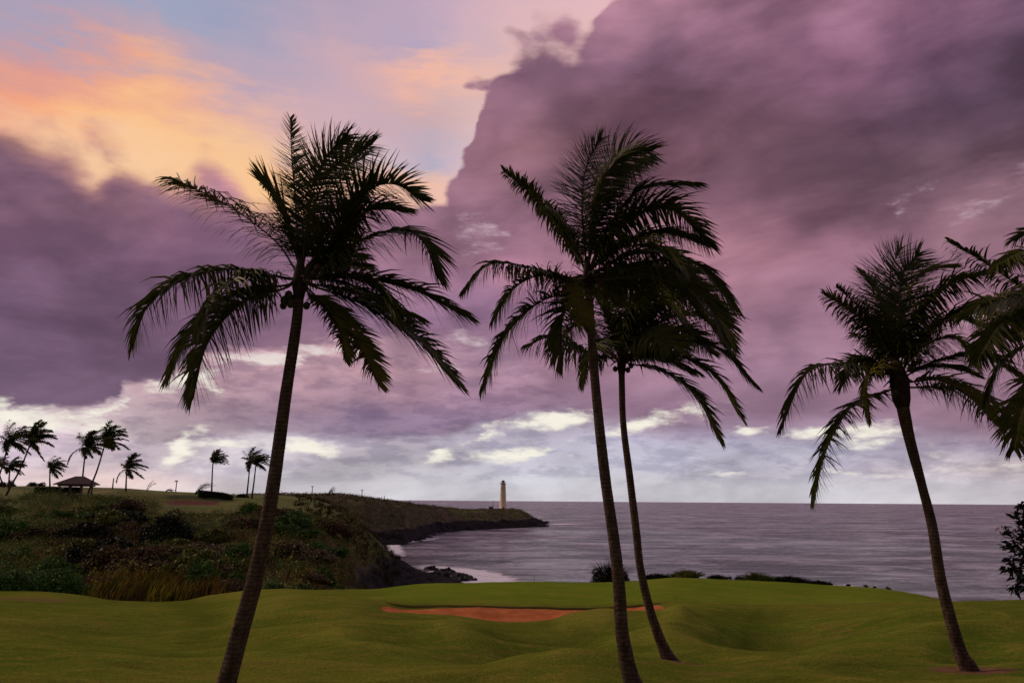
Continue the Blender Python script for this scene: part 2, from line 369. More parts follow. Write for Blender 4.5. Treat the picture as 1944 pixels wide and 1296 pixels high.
c = b.mix(sm, c, b.mix(b.mr(sandn, .3, .7), (.38, .112, .042), (.54, .185, .070)))
b.l(c, p.inputs['Base Color'])
bump(b, p, b.m('ADD', fine, b.m('MULTIPLY', micro, .6)), .5, .08)

# ------------------------------------------------------------------ terrain sheets built from profiles along bearings
def bz(u, v, d):
    q_ = P(u, v, d); return q_.x/q_.y, q_.z
class Profile:
    """rows: list of (d or {u:d}, {u: v} or {u: ('z', z)}) ordered by distance"""
    def __init__(s, rows, B_):
        s.B = B_; s.d = []; s.z = []
        for dd, vv in rows:
            us = sorted(vv); bs, zs, ds = [], [], []
            for u in us:
                d_ = dd if not isinstance(dd, dict) else float(np.interp(u, sorted(dd), [dd[k] for k in sorted(dd)]))
                w = vv[u]
                if isinstance(w, tuple): z_ = w[1]; b_ = bz(u, 1000, d_)[0]
                else: b_, z_ = bz(u, w, d_)
                bs.append(b_); zs.append(z_); ds.append(d_)
            s.z.append(pchip(bs, zs, B_) if len(bs) > 2 else np.interp(B_, bs, zs)); s.d.append(np.interp(B_, bs, ds))
        s.d = np.array(s.d); s.z = np.array(s.z)
    def sample(s, D_):
        """D_ : distances common to all bearings -> Z (len D, len B)"""
        out = np.zeros((len(D_), len(s.B)))
        for i in range(len(s.B)): out[:, i] = pchip(s.d[:, i], s.z[:, i], D_)
        return out
def sheet(name, Xg, Yg, Zg, mt_, attrs=None, cols=None):
    r, c_ = Zg.shape; V = np.stack([Xg, Yg, Zg], -1).reshape(-1, 3)
    i = np.arange(r*c_).reshape(r, c_); Q = np.stack([i[:-1, :-1], i[:-1, 1:], i[1:, 1:], i[1:, :-1]], -1).reshape(-1, 4)
    return mesh_np(name, V, Q, mt_, None, cols, attrs, smooth=True)
def T(*a): return dict(a)
def Z(v): return ('z', v)
# --- golf course
bA = np.concatenate([np.linspace(-2.6, -.78, 60)[:-1], np.linspace(-.78, .78, 1150), np.linspace(.78, 2.6, 60)[1:]])
rm = T((-900,1150),(-200,1150),(0,1160),(150,1168),(250,1175),(390,1180),(480,1156),(560,1146),(650,1150),(735,1163),(800,1167),(870,1170),(940,1180),(970,1182),(1040,1178),(1090,1163),(1150,1156),(1200,1160),(1250,1158),(1290,1151),(1330,1166),(1400,1181),(1450,1187),(1550,1175),(1650,1160),(1720,1149),(1800,1141),(1870,1140),(1944,1138),(2200,1132),(2900,1130))
edgeG = T((-900,1135),(-200,1140),(0,1146),(200,1157),(350,1162),(480,1140),(560,1131),(650,1133),(720,1141),(780,1147),(860,1146),(980,1148),(1100,1151),(1200,1146),(1260,1142),(1350,1143),(1450,1147),(1560,1146),(1650,1143),(1720,1142),(1800,1146),(1944,1148),(2200,1145),(2900,1140))
crest = T((-900,1118),(-200,1118),(0,1122),(70,1122),(150,1129),(220,1140),(290,1143),(340,1141),(400,1129),(480,1120),(530,1118),(600,1120),(700,1119),(800,1108),(900,1105),(1000,1103),(1100,1105),(1200,1102),(1280,1096),(1400,1100),(1500,1105),(1600,1112),(1670,1117),(1750,1130),(1790,1139),(1860,1150),(1944,1150),(2200,1150),(2900,1150))
off = lambda t_, k: {u: v+k for u, v in t_.items()}
sink = T((-900,0),(700,0),(760,7),(850,12),(970,14),(1060,12),(1150,7),(1240,7),(1275,0),(2900,0))
low5 = {u: v + float(np.interp(u, sorted(sink), [sink[k] for k in sorted(sink)])) + (4 if u < 700 else 0) - (1 if 1330 < u < 1600 else 0) + (8 if u > 1700 else 0) for u, v in rm.items()}
lipf = {u: v + float(np.interp(u, [700, 770, 1240, 1275], [0, 9, 9, 0])) for u, v in edgeG.items()}
rowsA = [(-30, T((-900,Z(15.5)),(972,Z(15.5)),(2900,Z(15.5)))), (3, T((-900,Z(15.2)),(972,Z(15.3)),(2900,Z(15.2)))), (9, T((-900,Z(14.2)),(972,Z(14.1)),(2900,Z(14.2)))),
  (16, T((-900,1320),(0,1325),(430,1318),(700,1330),(900,1340),(1100,1310),(1210,1322),(1400,1340),(1700,1330),(1944,1310),(2900,1310))),
  (21, T((-900,1260),(0,1262),(200,1258),(350,1268),(650,1262),(900,1276),(1000,1260),(1130,1241),(1250,1252),(1320,1262),(1450,1268),(1600,1262),(1850,1266),(1944,1258),(2900,1255))),
  (25, T((-900,1239),(0,1237),(200,1249),(350,1257),(500,1237),(650,1232),(800,1247),(900,1263),(1000,1269),(1130,1269),(1250,1269),(1350,1271),(1500,1269),(1600,1253),(1750,1243),(1850,1253),(1944,1245),(2900,1239))),
  (29.5, T((-900,1203),(0,1197),(200,1215),(350,1225),(500,1205),(650,1189),(800,1201),(870,1199),(970,1225),(1100,1239),(1200,1215),(1280,1191),(1380,1221),(1450,1241),(1600,1215),(1750,1189),(1850,1185),(1944,1183),(2900,1179))),
  (34, rm), (37.8, low5), (41.3, lipf), (41.9, edgeG),
  (50, {u: .5*v+.5*crest[min(crest, key=lambda k: abs(k-u))] for u, v in edgeG.items()}),
  (62, crest), (66, {u: v+14 for u, v in crest.items()}), (80, T((-900,Z(5)),(650,Z(5)),(760,Z(2)),(2900,Z(2)))), (100, T((-900,Z(2)),(600,Z(1)),(720,Z(-3)),(2900,Z(-3)))), (125, T((-900,Z(-5)),(972,Z(-6)),(2900,Z(-6))))]
PA = Profile(rowsA, bA)
dA = np.concatenate([np.linspace(-30, 4, 30)[:-1], np.linspace(4, 14, 50)[:-1], np.linspace(14, 30, 150)[:-1], np.linspace(30, 40.6, 90)[:-1], np.linspace(40.6, 42.4, 28)[:-1], np.linspace(42.4, 70, 110)[:-1], np.linspace(70, 125, 40)])
ZA = PA.sample(dA)
XA = bA[None, :]*np.maximum(dA, 6.)[:, None]; YA = np.repeat(dA[:, None], len(bA), 1)
nm = 1.
for (u, v, d_) in [(1280,1262,22),(1846,1277,20),(425,1318,16),(1210,1330,17)]:
    w = P(u, v, d_); nm = nm*sstep(.8, 4.5, np.hypot(XA-w.x, YA-w.y))
ZA = ZA + nm*(.42*fbm(XA*.13, YA*.20, 3, 15)+.30*(1-np.abs(fbm(XA*.10+YA*.03, YA*.26, 2, 19))*2.2))*sstep(9, 16, YA)*sstep(34, 29, YA) + .05*fbm(XA*.35, YA*.5, 3, 5) + .012*fbm(XA*2.2, YA*2.2, 3, 9)
def blur(a, k, ax):
    c_ = np.cumsum(np.pad(a, [(k+1, k) if i == ax else (0, 0) for i in range(2)], mode='edge'), ax)
    n_ = a.shape[ax]; sl = lambda o: tuple(slice(o, o+n_) if i == ax else slice(None) for i in range(2)); return (c_[sl(2*k+1)]-c_[sl(0)])/(2*k+1)
ridge = ZA-blur(blur(ZA, 10, 0), 45, 1); dry = sstep(.0, .11, ridge)*sstep(10, 16, YA)*(.6+.4*fbm(XA*.3, YA*.5, 3, 61)); lush_shade = sstep(-.0, -.12, ridge)*sstep(10, 16, YA)  # crest and hollow masks, tint the grass to exaggerate mound light and shade
UA = np.array([PX(P(972, 1100, 40)+Vector((bb*40, 0, 0)))[0] for bb in bA])
# sand mask in bearing/distance
half = np.interp(UA, [728, 745, 800, 900, 1240, 1262], [0, .25, .7, 1., 1., 0])
wob = .35*fbm(XA*.8, YA*.8, 3, 21)
hf = half[None, :]; sand = sstep(-.3, .3, YA+wob-(39.9-4.2*hf**.7))*sstep(.06, -.06, YA+.12*wob-(40.0+1.48*hf**.5))*sstep(0, .06, hf)
gm = sstep(41.9, 43.2, YA)*sstep(640, 760, UA)[None, :]*sstep(1800, 1700, UA)[None, :]
gm = gm*(.75+.25*sstep(-.2, .2, fbm(XA*.1, YA*.1, 2, 4)))
dirt = np.zeros_like(ZA)
# bare earth rings at the palm feet, worn patch far left
for (u, v, d_, r_) in [(1280,1262,22,.95),(1846,1277,20,1.0)]:
    w = P(u, v, d_); dirt = np.maximum(dirt, sstep(r_*1.5, r_*.35, np.hypot(XA-w.x, (YA-w.y)*.9)))
w = P(60, 1140, 50); dirt = np.maximum(dirt, .55*sstep(1, .2, np.hypot((XA-w.x)/5, (YA-w.y)/7)))
w = P(745, 1156, 39); dirt = np.maximum(dirt, .6*sstep(1, .2, np.hypot((XA-w.x)/1.3, (YA-w.y)/2)))
turf = sheet('golf_course_ground', XA, YA, ZA, mTurf, {'sand': sand, 'green': gm, 'dirt': dirt, 'dry': dry, 'lush_shade': lush_shade, 'rim': sstep(41.44, 41.52, YA+.10*wob)*sstep(41.78, 41.62, YA+.10*wob)*sstep(.05, .3, half)[None, :]}); tag(turf, kind='structure')

# --- scrub hillside and plateau
bB = np.concatenate([np.linspace(-2.4, -.8, 60)[:-1], np.linspace(-.8, .05, 760)])
rowsB = [
 (64, T((-1500,Z(8)),(0,Z(8)),(300,Z(7.5)),(560,Z(7)),(640,Z(5)),(700,Z(3)),(745,Z(1)),(800,Z(0)),(850,Z(-2)),(1000,Z(-5)))),
 (80, T((-1500,1100),(0,1100),(200,1112),(350,1114),(500,1105),(560,1108),(640,Z(5.5)),(700,Z(3)),(745,Z(0)),(800,Z(-2)),(850,Z(-3)),(1000,Z(-5)))),
 (105, T((-1500,1040),(0,1045),(200,1055),(350,1060),(500,1058),(560,1066),(640,Z(6.5)),(700,Z(2)),(745,Z(-1)),(800,Z(-2)),(850,Z(-3)),(1000,Z(-5)))),
 (130, T((-1500,990),(0,1000),(200,1003),(350,1010),(450,1005),(560,1016),(640,Z(8.5)),(700,Z(3)),(745,Z(1.2)),(800,Z(.6)),(850,Z(-1)),(1000,Z(-5)))),
 (150, T((-1500,960),(0,968),(100,965),(200,960),(300,972),(380,974),(450,976),(560,985),(640,Z(10.5)),(700,Z(5)),(745,Z(1.9)),(800,Z(1.3)),(860,Z(.9)),(900,Z(.2)),(940,Z(-2)),(1000,Z(-5)))),
 (160, T((-1500,945),(0,945),(100,942),(200,942),(300,962),(380,964),(440,963),(560,972),(640,Z(12)),(700,Z(6.2)),(745,Z(2.6)),(800,Z(1.6)),(860,Z(1.2)),(900,Z(.1)),(940,Z(-3)),(1000,Z(-5)))),
 (170, T((-1500,938),(0,938),(100,937),(200,937),(300,958),(350,957),(400,957),(440,956),(560,962),(640,Z(13.4)),(700,Z(7.6)),(745,Z(3.4)),(800,Z(1.7)),(850,Z(1.2)),(880,Z(.4)),(920,Z(-2)),(1000,Z(-5)))),
 (177, T((-1500,930),(0,932),(100,934),(200,932),(250,935),(300,940),(350,940),(400,944),(440,950),(480,949),(560,956),(640,Z(14.4)),(700,Z(8.3)),(745,Z(4.0)),(800,Z(1.7)),(850,Z(.8)),(880,Z(-1)),(1000,Z(-5)))),
 (190, T((-1500,925),(0,925),(100,927),(200,926),(240,928),(300,933),(350,934),(400,938),(440,943),(560,946),(600,950),(640,Z(14.8)),(700,Z(9.6)),(745,Z(4.8)),(800,Z(1.2)),(850,Z(-1)),(1000,Z(-5)))),
 (200, T((-1500,923),(0,923),(60,922),(150,924),(230,926),(300,931),(380,935),(440,938),(500,939),(560,942),(600,948),(640,Z(14.6)),(700,Z(9.2)),(745,Z(4.2)),(800,Z(-.5)),(850,Z(-3)),(1000,Z(-5)))),
 (235, T((-1500,924),(0,924),(150,926),(230,928),(300,933),(380,937),(440,940),(500,941),(560,Z(16.6)),(600,Z(14)),(640,Z(12)),(700,Z(5)),(745,Z(-1)),(800,Z(-5)),(1000,Z(-5)))),
 (300, T((-1500,Z(15)),(300,Z(16)),(560,Z(14)),(640,Z(10)),(700,Z(2)),(745,Z(-4)),(1000,Z(-6)))),
 (420, T((-1500,Z(6)),(300,Z(6)),(560,Z(10)),(640,Z(8)),(700,Z(-2)),(1000,Z(-6)))),
 (600, T((-1500,Z(-6)),(560,Z(-6)),(1000,Z(-6))))]
PB = Profile(rowsB, bB)
dB = np.concatenate([np.linspace(64, 140, 150)[:-1], np.linspace(140, 205, 190)[:-1], np.linspace(205, 600, 70)])
ZB = PB.sample(dB); XB = bB[None, :]*dB[:, None]; YB = np.repeat(dB[:, None], len(bB), 1)
UB = np.array([PX(P(972, 1000, 150)+Vector((bb*150, 0, 0)))[0] for bb in bB])[None, :]
lawn = sstep(158, 164, YB)*sstep(680, 600, UB)                       # mown plateau
lawn = np.maximum(lawn, sstep(146, 151, YB)*sstep(292, 310, UB)*sstep(470, 440, UB))
rough_ = (1-lawn)
gully = fbm((XB*.8+YB*.35)*.09, YB*.02, 3, 33)
ZB = ZB + rough_*(1.1*fbm(XB*.10, YB*.10, 4, 40)*sstep(64, 90, YB)*sstep(720, 600, UB) + .5*gully) + .35*rough_*fbm(XB*.5, YB*.5, 4, 44) 
rocky = sstep(640, 690, UB + 18*fbm(XB*.12, ZB*.25, 3, 61))*sstep(7.0, 4.0, ZB + 1.2*fbm(XB*.2, YB*.1, 3, 63)) 
rocky = np.maximum(rocky, sstep(2.6, 1.6, ZB))
ZB = ZB + rocky*(1.7*np.abs(fbm(XB*.28, YB*.28, 5, 71, .7)) - .55)*sstep(1000, 700, UB)
# colours of ground cover: olive, green, brown, rust
def mixc(a, c2, t): return a*(1-t[..., None]) + np.array(c2)*t[..., None]
n1 = fbm(XB*.05, YB*.05, 4, 81); n2 = fbm(XB*.13, YB*.10, 4, 85); n3 = fbm(XB*.6, YB*.6, 3, 88)
cB = np.zeros(ZB.shape+(3,)) + np.array((.115, .120, .028))
cB = mixc(cB, (.13, .07, .04), sstep(.0, .45, n1)); cB = mixc(cB, (.045, .085, .016), sstep(.05, .4, n2)); cB = mixc(cB, (.10, .075, .022), sstep(.25, .5, n3)*.6)
sl = sstep(560, 680, UB)*sstep(4, 12, ZB); cB = mixc(cB, (.105, .080, .030), sl*.6)
lc = np.zeros_like(cB)+np.array((.095, .125, .018)); lc = mixc(lc, (.135, .135, .028), sstep(-.2, .3, fbm(XB*.08, YB*.15, 3, 91)))
cB = cB*(1-lawn[..., None]) + lc*lawn[..., None]
bunk = sstep(167.2, 168.2, YB + .5*n3)*sstep(173.6, 173.0, YB)*sstep(300, 330, UB)*sstep(425, 405, UB)
cB = mixc(cB, (.13, .045, .028), bunk)
bk2 = sstep(179.5, 180.2, YB)*sstep(183.2, 182.6, YB)*sstep(405, 412, UB)*sstep(452, 440, UB); cB = mixc(cB, (.28, .11, .06), bk2)
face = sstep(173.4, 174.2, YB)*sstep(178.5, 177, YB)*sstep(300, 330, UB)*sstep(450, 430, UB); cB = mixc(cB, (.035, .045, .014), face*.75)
path = sstep(0, 1, 1-np.abs(YB-(172+ (UB-160)*.13))/2.2)*sstep(160, 168, UB)*sstep(222, 208, UB); cB = mixc(cB, (.30, .16, .12), path)
cB = mixc(cB, (.012, .009, .010), rocky)
def colmat(name, nz=1.2, bs=.5, bd=.3, rough=.9):
    m, b, p, o = mat(name, rough, .15)
    a = b.n('ShaderNodeAttribute', attribute_name='col').outputs[0]; n = b.noise(pos(b), nz, 7, .7).outputs[0]
    b.l(b.mix(1., a, b.mix(b.mr(n, .3, .7), (.6, .6, .6), (1.35, 1.35, 1.35)), 'MULTIPLY'), p.inputs['Base Color']); bump(b, p, n, bs, bd); return m
mHill = colmat('hill_ground', 1.4)
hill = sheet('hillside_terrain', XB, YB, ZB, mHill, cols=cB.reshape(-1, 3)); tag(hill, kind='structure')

# --- far headland with the lighthouse
bC = np.linspace(-.42, .10, 620)
ds = {300:300, 500:300, 700:300, 742:310, 790:322, 808:335, 824:421, 857:459, 900:476, 960:510, 1000:532, 1035:551, 1060:560, 1120:570}
plus = lambda k: {u: v+k for u, v in ds.items()}
sky_ = {300:945, 500:940, 560:938, 625:938, 660:940, 690:944, 730:950, 770:955, 830:962, 880:967, 920:967, 960:967, 985:968, 1000:975, 1015:983, 1030:990, 1040:994, 1050:Z(-1), 1120:Z(-4)}
def hz(f):   # height row from a function of the skyline height at ds+60
    out = {}
    for u in sky_:
        d_ = float(np.interp(u, sorted(ds), [ds[k] for k in sorted(ds)]))
        zt = sky_[u][1] if isinstance(sky_[u], tuple) else bz(u, sky_[u], d_+60)[1]
        out[u] = Z(f(zt))
    return out
rowsC = [(plus(-40), hz(lambda z: -5)), (plus(-8), hz(lambda z: -1.2)), (plus(3), hz(lambda z: min(1.2, z))), (plus(14), hz(lambda z: min(4.2, z*.62))), (plus(26), hz(lambda z: min(5.6, z*.7))), (plus(42), hz(lambda z: z*.88 if z > 0 else z)),
  (plus(60), sky_), (plus(85), hz(lambda z: z*.92 if z > 0 else z)), (plus(120), hz(lambda z: min(z, z*.4))), (plus(160), hz(lambda z: -5))]
rowsC[0] = (plus(-40), hz(lambda z: -5))
PC = Profile(rowsC, bC)
rel = np.concatenate([np.linspace(-40, -8, 8)[:-1], np.linspace(-8, 70, 170)[:-1], np.linspace(70, 160, 30)])
dsb = PC.d[0]+40
DC = dsb[None, :]+rel[:, None]; ZC = np.zeros_like(DC)
for i in range(len(bC)): ZC[:, i] = pchip(PC.d[:, i], PC.z[:, i], DC[:, i])
XC = bC[None, :]*DC; YC = DC
rk = sstep(5.8, 4.6, ZC + 1.0*fbm(XC*.06, YC*.06, 3, 101))
onl = sstep(-1.5, .5, ZC)
ZC = ZC + onl*(1-rk)*.7*fbm(XC*.12, YC*.12, 4, 103) + rk*onl*(3.2*np.abs(fbm(XC*.13, YC*.13, 5, 107, .7))-.9)
n1 = fbm(XC*.03, YC*.03, 4, 111); n2 = fbm(XC*.1, YC*.1, 4, 113)
cC = np.zeros(ZC.shape+(3,)) + np.array((.045, .036, .018)); cC = mixc(cC, (.055, .058, .016), sstep(-.1, .35, n1)); cC = mixc(cC, (.070, .042, .030), sstep(.1, .4, n2))
cC = cC*2.3; cC = mixc(cC, (.012, .008, .010), rk)
head = sheet('headland_terrain', XC, YC, ZC, colmat('headland_ground', .35, .5, .8), cols=cC.reshape(-1, 3)); tag(head, kind='structure')

# ground lookup
def bvh(o):
    me = o.data; return BVHTree.FromPolygons([v.co.copy() for v in me.vertices], [tuple(p_.vertices) for p_ in me.polygons])
TREES = {'A': bvh(turf), 'B': bvh(hill), 'C': bvh(head)}
def gz(x, y, which='ABC'):
    best = -99
    for k in which:
        h = TREES[k].ray_cast(Vector((x, y, 200)), Vector((0, 0, -1)))
        if h[0] is not None: best = max(best, h[0].z)
    return best
def on(u, d_, which='ABC'):
    q_ = P(u, 960, d_); return Vector((q_.x, q_.y, gz(q_.x, q_.y, which)))

# ------------------------------------------------------------------ sea
mSea, b, p, o = mat('sea_water', .12, .40)
q = pos(b)
sw = b.noise(b.v('MULTIPLY', q, (.45, 1., 1)), .07, 5, .62, .8).outputs[0]
ch = b.noise(b.v('MULTIPLY', q, (.5, 1., 1)), .30, 8, .72, .5).outputs[0]
rip = b.noise(b.v('MULTIPLY', q, (.7, 1., 1)), 1.7, 4, .6).outputs[0]
wnd = b.noise(b.v('MULTIPLY', q, (.3, 1., 1)), .012, 4, .6).outputs[0]
wc = b.noise(b.v('MULTIPLY', q, (.35, 1., 1)), .11, 7, .66, .6).outputs[0]
st = b.noise(b.v('MULTIPLY', q, (.65, 1., 1)), .035, 10, .84, .6).outputs[0]  # pale streaks: sky reflection off ripples put into the base colour
b.l(b.mix(b.m('MULTIPLY', b.mr(wc, .68, .80), .45), b.mix(b.mr(st, .44, .60), (.006, .010, .024), (.52, .50, .62)), (.55, .53, .60)), p.inputs['Base Color'])
sw2 = b.noise(b.v('MULTIPLY', q, (.4, 1., 1)), .018, 4, .6, .8).outputs[0]
h = b.m('ADD', b.m('MULTIPLY_ADD', sw2, 22.0, b.m('MULTIPLY', sw, 9.0)), b.m('ADD', b.m('MULTIPLY', ch, 3.0), b.m('MULTIPLY', rip, .3)))
bump(b, p, h, 1., 1.)
b.l(b.mr(wnd, .35, .65, .20, .30), p.inputs['Roughness'])
p.inputs['IOR'].default_value = 1.33
R_ = 45000
ya = np.concatenate([[-200, 0, 60], np.geomspace(100, R_, 60)]); xa = np.linspace(-1, 1, 41)
XS = np.sign(xa)[None, :]*np.abs(xa)[None, :]**2*np.maximum(ya, 300)[:, None]*4; YS = np.repeat(ya[:, None], 41, 1)
sea = sheet('sea', XS, YS, np.zeros_like(XS), mSea); tag(sea, kind='structure')

# ------------------------------------------------------------------ surf foam
mFoam, b, p, o = mat('sea_foam', .7, .2)
p.inputs['Base Color'].default_value = (.82, .80, .86, 1)
q = pos(b); n_ = b.noise(b.v('MULTIPLY', q, (.5, 1, 1)), .5, 7, .68, .5).outputs[0]
al = b.mr(b.m('MULTIPLY_ADD', b.m('SUBTRACT', n_, .5), 2.2, b.n('ShaderNodeAttribute', attribute_name='foam').outputs['Fac']), 0.22, .85)
b.l(al, p.inputs['Alpha'])
FV, FQ, FA = [], [], []
def foam(pts, wid, amp, z_=.12):
    """strip of foam along photo waterline points; wid in metres across (near side, far side)"""
    c_ = smooth_path([P(u, v, 100)-CAM for u, v in pts], 60); k0 = len(FV)
    ctr = [CAM + Vector(x)*((z_-17)/x[2]) for x in c_]
    m_ = 9
    for i, w_ in enumerate(ctr):
        t_ = i/59; tz = (ctr[min(i+1, 59)]-ctr[max(i-1, 0)]).normalized(); nn = Vector((-tz.y, tz.x, 0))
        e = math.sin(math.pi*min(max(t_, .0), 1))**.5
        for j in range(m_):
            s_ = j/(m_-1)*2-1; FV.append(w_+nn*s_*wid*(.4+.6*e) + Vector((0, 0, .05*len(FQ)/1000))); FA.append(amp*e*max(0, 1-s_*s_)**.8)
    for i in range(59):
        for j in range(m_-1): a_ = k0+i*m_+j; FQ.append((a_, a_+1, a_+m_+1, a_+m_))
foam([(800,1070),(840,1079),(880,1086),(915,1096),(935,1106),(960,1118)], 9, 1.15)
foam([(850,1090),(885,1096),(920,1102),(950,1110)], 10, 1.2, .2)
foam([(742,1033),(760,1030),(790,1026),(815,1024),(840,1016)], 5, .85)
foam([(800,1020),(818,1011),(840,1007),(870,1005),(900,1004)], 6, .75)
foam([(900,1003),(950,1001),(1000,999),(1035,997)], 8, .6)
foam([(1010,997),(1050,995),(1090,994),(1150,995)], 13, 1.0)
foam([(735,1028),(745,1036),(752,1048),(765,1058)], 4, .9)
foam([(1296,982),(1308,982),(1318,983)], 9, 1.)
foam([(1023,973),(1030,973)], 9, .9); foam([(1150,970),(1158,970)], 12, .6); foam([(1480,968),(1490,968)], 14, .6); foam([(1690,1010),(1702,1010)], 4, .55); foam([(1120,985),(1126,985)], 6, .5)
fo = mesh_np('sea_foam', [list(v) for v in FV], FQ, mFoam, None, None, {'foam': FA}, True); tag(fo, 'white surf breaking along the black rocks', 'foam', None, 'stuff')

# ------------------------------------------------------------------ foreground palms
mTrunk, b, p, o = mat('palm_bark', .9, .1)
q = pos(b); z_ = b.sep(q)[2]
wv = b.n('ShaderNodeTexWave', wave_type='BANDS', bands_direction='Z', wave_profile='SAW'); b.l(q, wv.inputs['Vector'])
wv.inputs['Scale'].default_value = 3.6; wv.inputs['Distortion'].default_value = 3.2; wv.inputs['Detail'].default_value = 3; wv.inputs['Detail Scale'].default_value = 2.5
nb = b.noise(b.v('MULTIPLY', q, (1, 1, .35)), 9, 7, .72).outputs[0]; nl = b.noise(q, 2.0, 5, .65).outputs[0]
c = b.mix(b.mr(nb, .3, .7), (.070, .044, .034), (.200, .135, .108))
c = b.mix(b.m('MULTIPLY', b.mr(wv.outputs[1], .0, .30, 1, 0), .85), c, (.022, .013, .012))
c = b.mix(b.m('MULTIPLY', b.mr(nl, .58, .72), .45), c, (.21, .18, .16))
b.l(c, p.inputs['Base Color']); bump(b, p, b.m('ADD', nb, b.m('MULTIPLY', wv.outputs[1], 1.0)), 1., .04)
mFrond = leafmat('palm_leaf', (.042, .052, .010), (.090, .095, .018), 2.2, .2, .45)
mFrondY = leafmat('palm_leaf_yellow', (.17, .14, .018), (.090, .095, .016), 2.2, .2, .45)
mRach = noisy('palm_rachis', (.10, .070, .030), (.060, .050, .020), 5, .5, .2)
mDry = noisy('palm_fibre', (.060, .035, .022), (.028, .017, .012), 12, .9, .6, (1, 1, .4))
mCoco = noisy('coconut_husk', (.075, .040, .018), (.045, .042, .014), 4, .5, .2)
WIND = np.array([1., .15, 0.])
def leaflets(path, Lmax, n, width, droop, rng, start=.11, wind=.35, nseg=3, spread=1.0, raise_=.15):
    """two combs of leaflets along a rachis; returns V,Q"""
    path = np.asarray(path); m_ = len(path); seg = np.linalg.norm(np.diff(path, axis=0), axis=1); cum = np.concatenate([[0], np.cumsum(seg)])/seg.sum()
    tt = np.repeat(start+(1-start)*(np.arange(n)+.5)/n, 2) + rng.uniform(-.3, .3, 2*n)/n; sd_ = np.tile([1., -1.], n); tt = np.clip(tt, 0, .999)
    pt = np.stack([np.interp(tt, cum, path[:, k]) for k in range(3)], 1)
    pa = np.stack([np.interp(np.minimum(tt+.03, 1), cum, path[:, k]) for k in range(3)], 1); pb = np.stack([np.interp(np.maximum(tt-.03, 0), cum, path[:, k]) for k in range(3)], 1)
    Tn = pa-pb; Tn /= np.linalg.norm(Tn, axis=1)[:, None]
    # frond's own side axis: horizontal-ish, turning slowly
    base = path[0]; d0 = path[len(path)//2]-base; side0 = np.cross(d0, [0, 0, 1.]); nrm = np.linalg.norm(side0)
    side0 = side0/nrm if nrm > .25*np.linalg.norm(d0) else np.array([1., .3, 0]) 
    roll = rng.uniform(-.7, .7); 
    S_ = side0-Tn*(Tn@side0)[:, None]; S_ /= np.linalg.norm(S_, axis=1)[:, None]+1e-9
    U_ = np.cross(S_, Tn); S2 = S_*math.cos(roll)+U_*math.sin(roll); U_ = np.cross(S2, Tn); U_ *= np.where(U_[:, 2:3] < 0, 1, 1); S_ = S2
    prof = np.interp(tt, [0, .16, .3, .55, .85, 1.], [.55, .75, 1., 1., .72, .36]); L = Lmax*prof*rng.uniform(.82, 1.12, 2*n)
    fwd_ = np.interp(tt, [0, .3, .8, 1], [.22, .38, .7, 2.0])
    jit = rng.normal(0, .16, (2*n, 3)); L = L*np.where(rng.uniform(size=2*n) < .07, .45, 1.)
    dr = S_*sd_[:, None]*spread + Tn*fwd_[:, None] + U_*raise_ + jit; dr /= np.linalg.norm(dr, axis=1)[:, None]
    g = np.array([0, 0, -1.])*droop + WIND*wind
    V = np.zeros((2*n, nseg+1, 2, 3)); cur = pt.copy(); ww = [1., .95, .6, .06] if nseg == 3 else ([.9, .06] if nseg == 1 else [1., .8, .06])
    gk = rng.uniform(.6, 1.4, 2*n)[:, None]
    bl = np.cross(dr, Tn); bl /= np.linalg.norm(bl, axis=1)[:, None]+1e-9
    wd = np.cross(dr, bl)*.75 + bl*.65*sd_[:, None]; wd /= np.linalg.norm(wd, axis=1)[:, None]
    for k in range(nseg+1):
        V[:, k, 0] = cur-wd*width*.5*ww[k]; V[:, k, 1] = cur+wd*width*.5*ww[k]
        if k < nseg:
            dk = dr + g*gk*((k+.7)/nseg)*1.3; dk /= np.linalg.norm(dk, axis=1)[:, None]; cur = cur + dk*(L/nseg)[:, None]
    i = (np.arange(2*n)*(nseg+1)*2)[:, None]; Q = []
    for k in range(nseg): Q.append(np.concatenate([i+2*k, i+2*k+1, i+2*k+3, i+2*k+2], 1))
    return V.reshape(-1, 3), np.concatenate(Q)
def tube_np(path, r0_, r1_, n=6):
    path = np.asarray(path); m_ = len(path); Tn = np.gradient(path, axis=0); Tn /= np.linalg.norm(Tn, axis=1)[:, None]
    ref = np.array([.3, .9, .3]); a = np.cross(Tn, ref); a /= np.linalg.norm(a, axis=1)[:, None]; b_ = np.cross(Tn, a)
    r = np.linspace(r0_, r1_, m_)[:, None, None]; w = np.arange(n)*2*math.pi/n
    V = path[:, None, :]+r*(a[:, None, :]*np.cos(w)[None, :, None]+b_[:, None, :]*np.sin(w)[None, :, None])
    i = np.arange(m_*n).reshape(m_, n); j = np.roll(i, -1, 1)
    return V.reshape(-1, 3), np.stack([i[:-1], j[:-1], j[1:], i[1:]], -1).reshape(-1, 4)
def make_frond(tree, path, Lmax, n, width, droop, rng, y=False, r=.03, **k):
    pv, pq = tube_np(path, r, .004); 
    lv, lq = leaflets(path, Lmax, n, width, droop, rng, **k)
    f = mesh_np('frond', lv, lq, mFrondY if y else mFrond, tree)
    # the stalk is a sub-part of its frond
    st = mesh_np('stalk', pv, pq, mRach, tree, smooth=True); st.parent = f
    return f
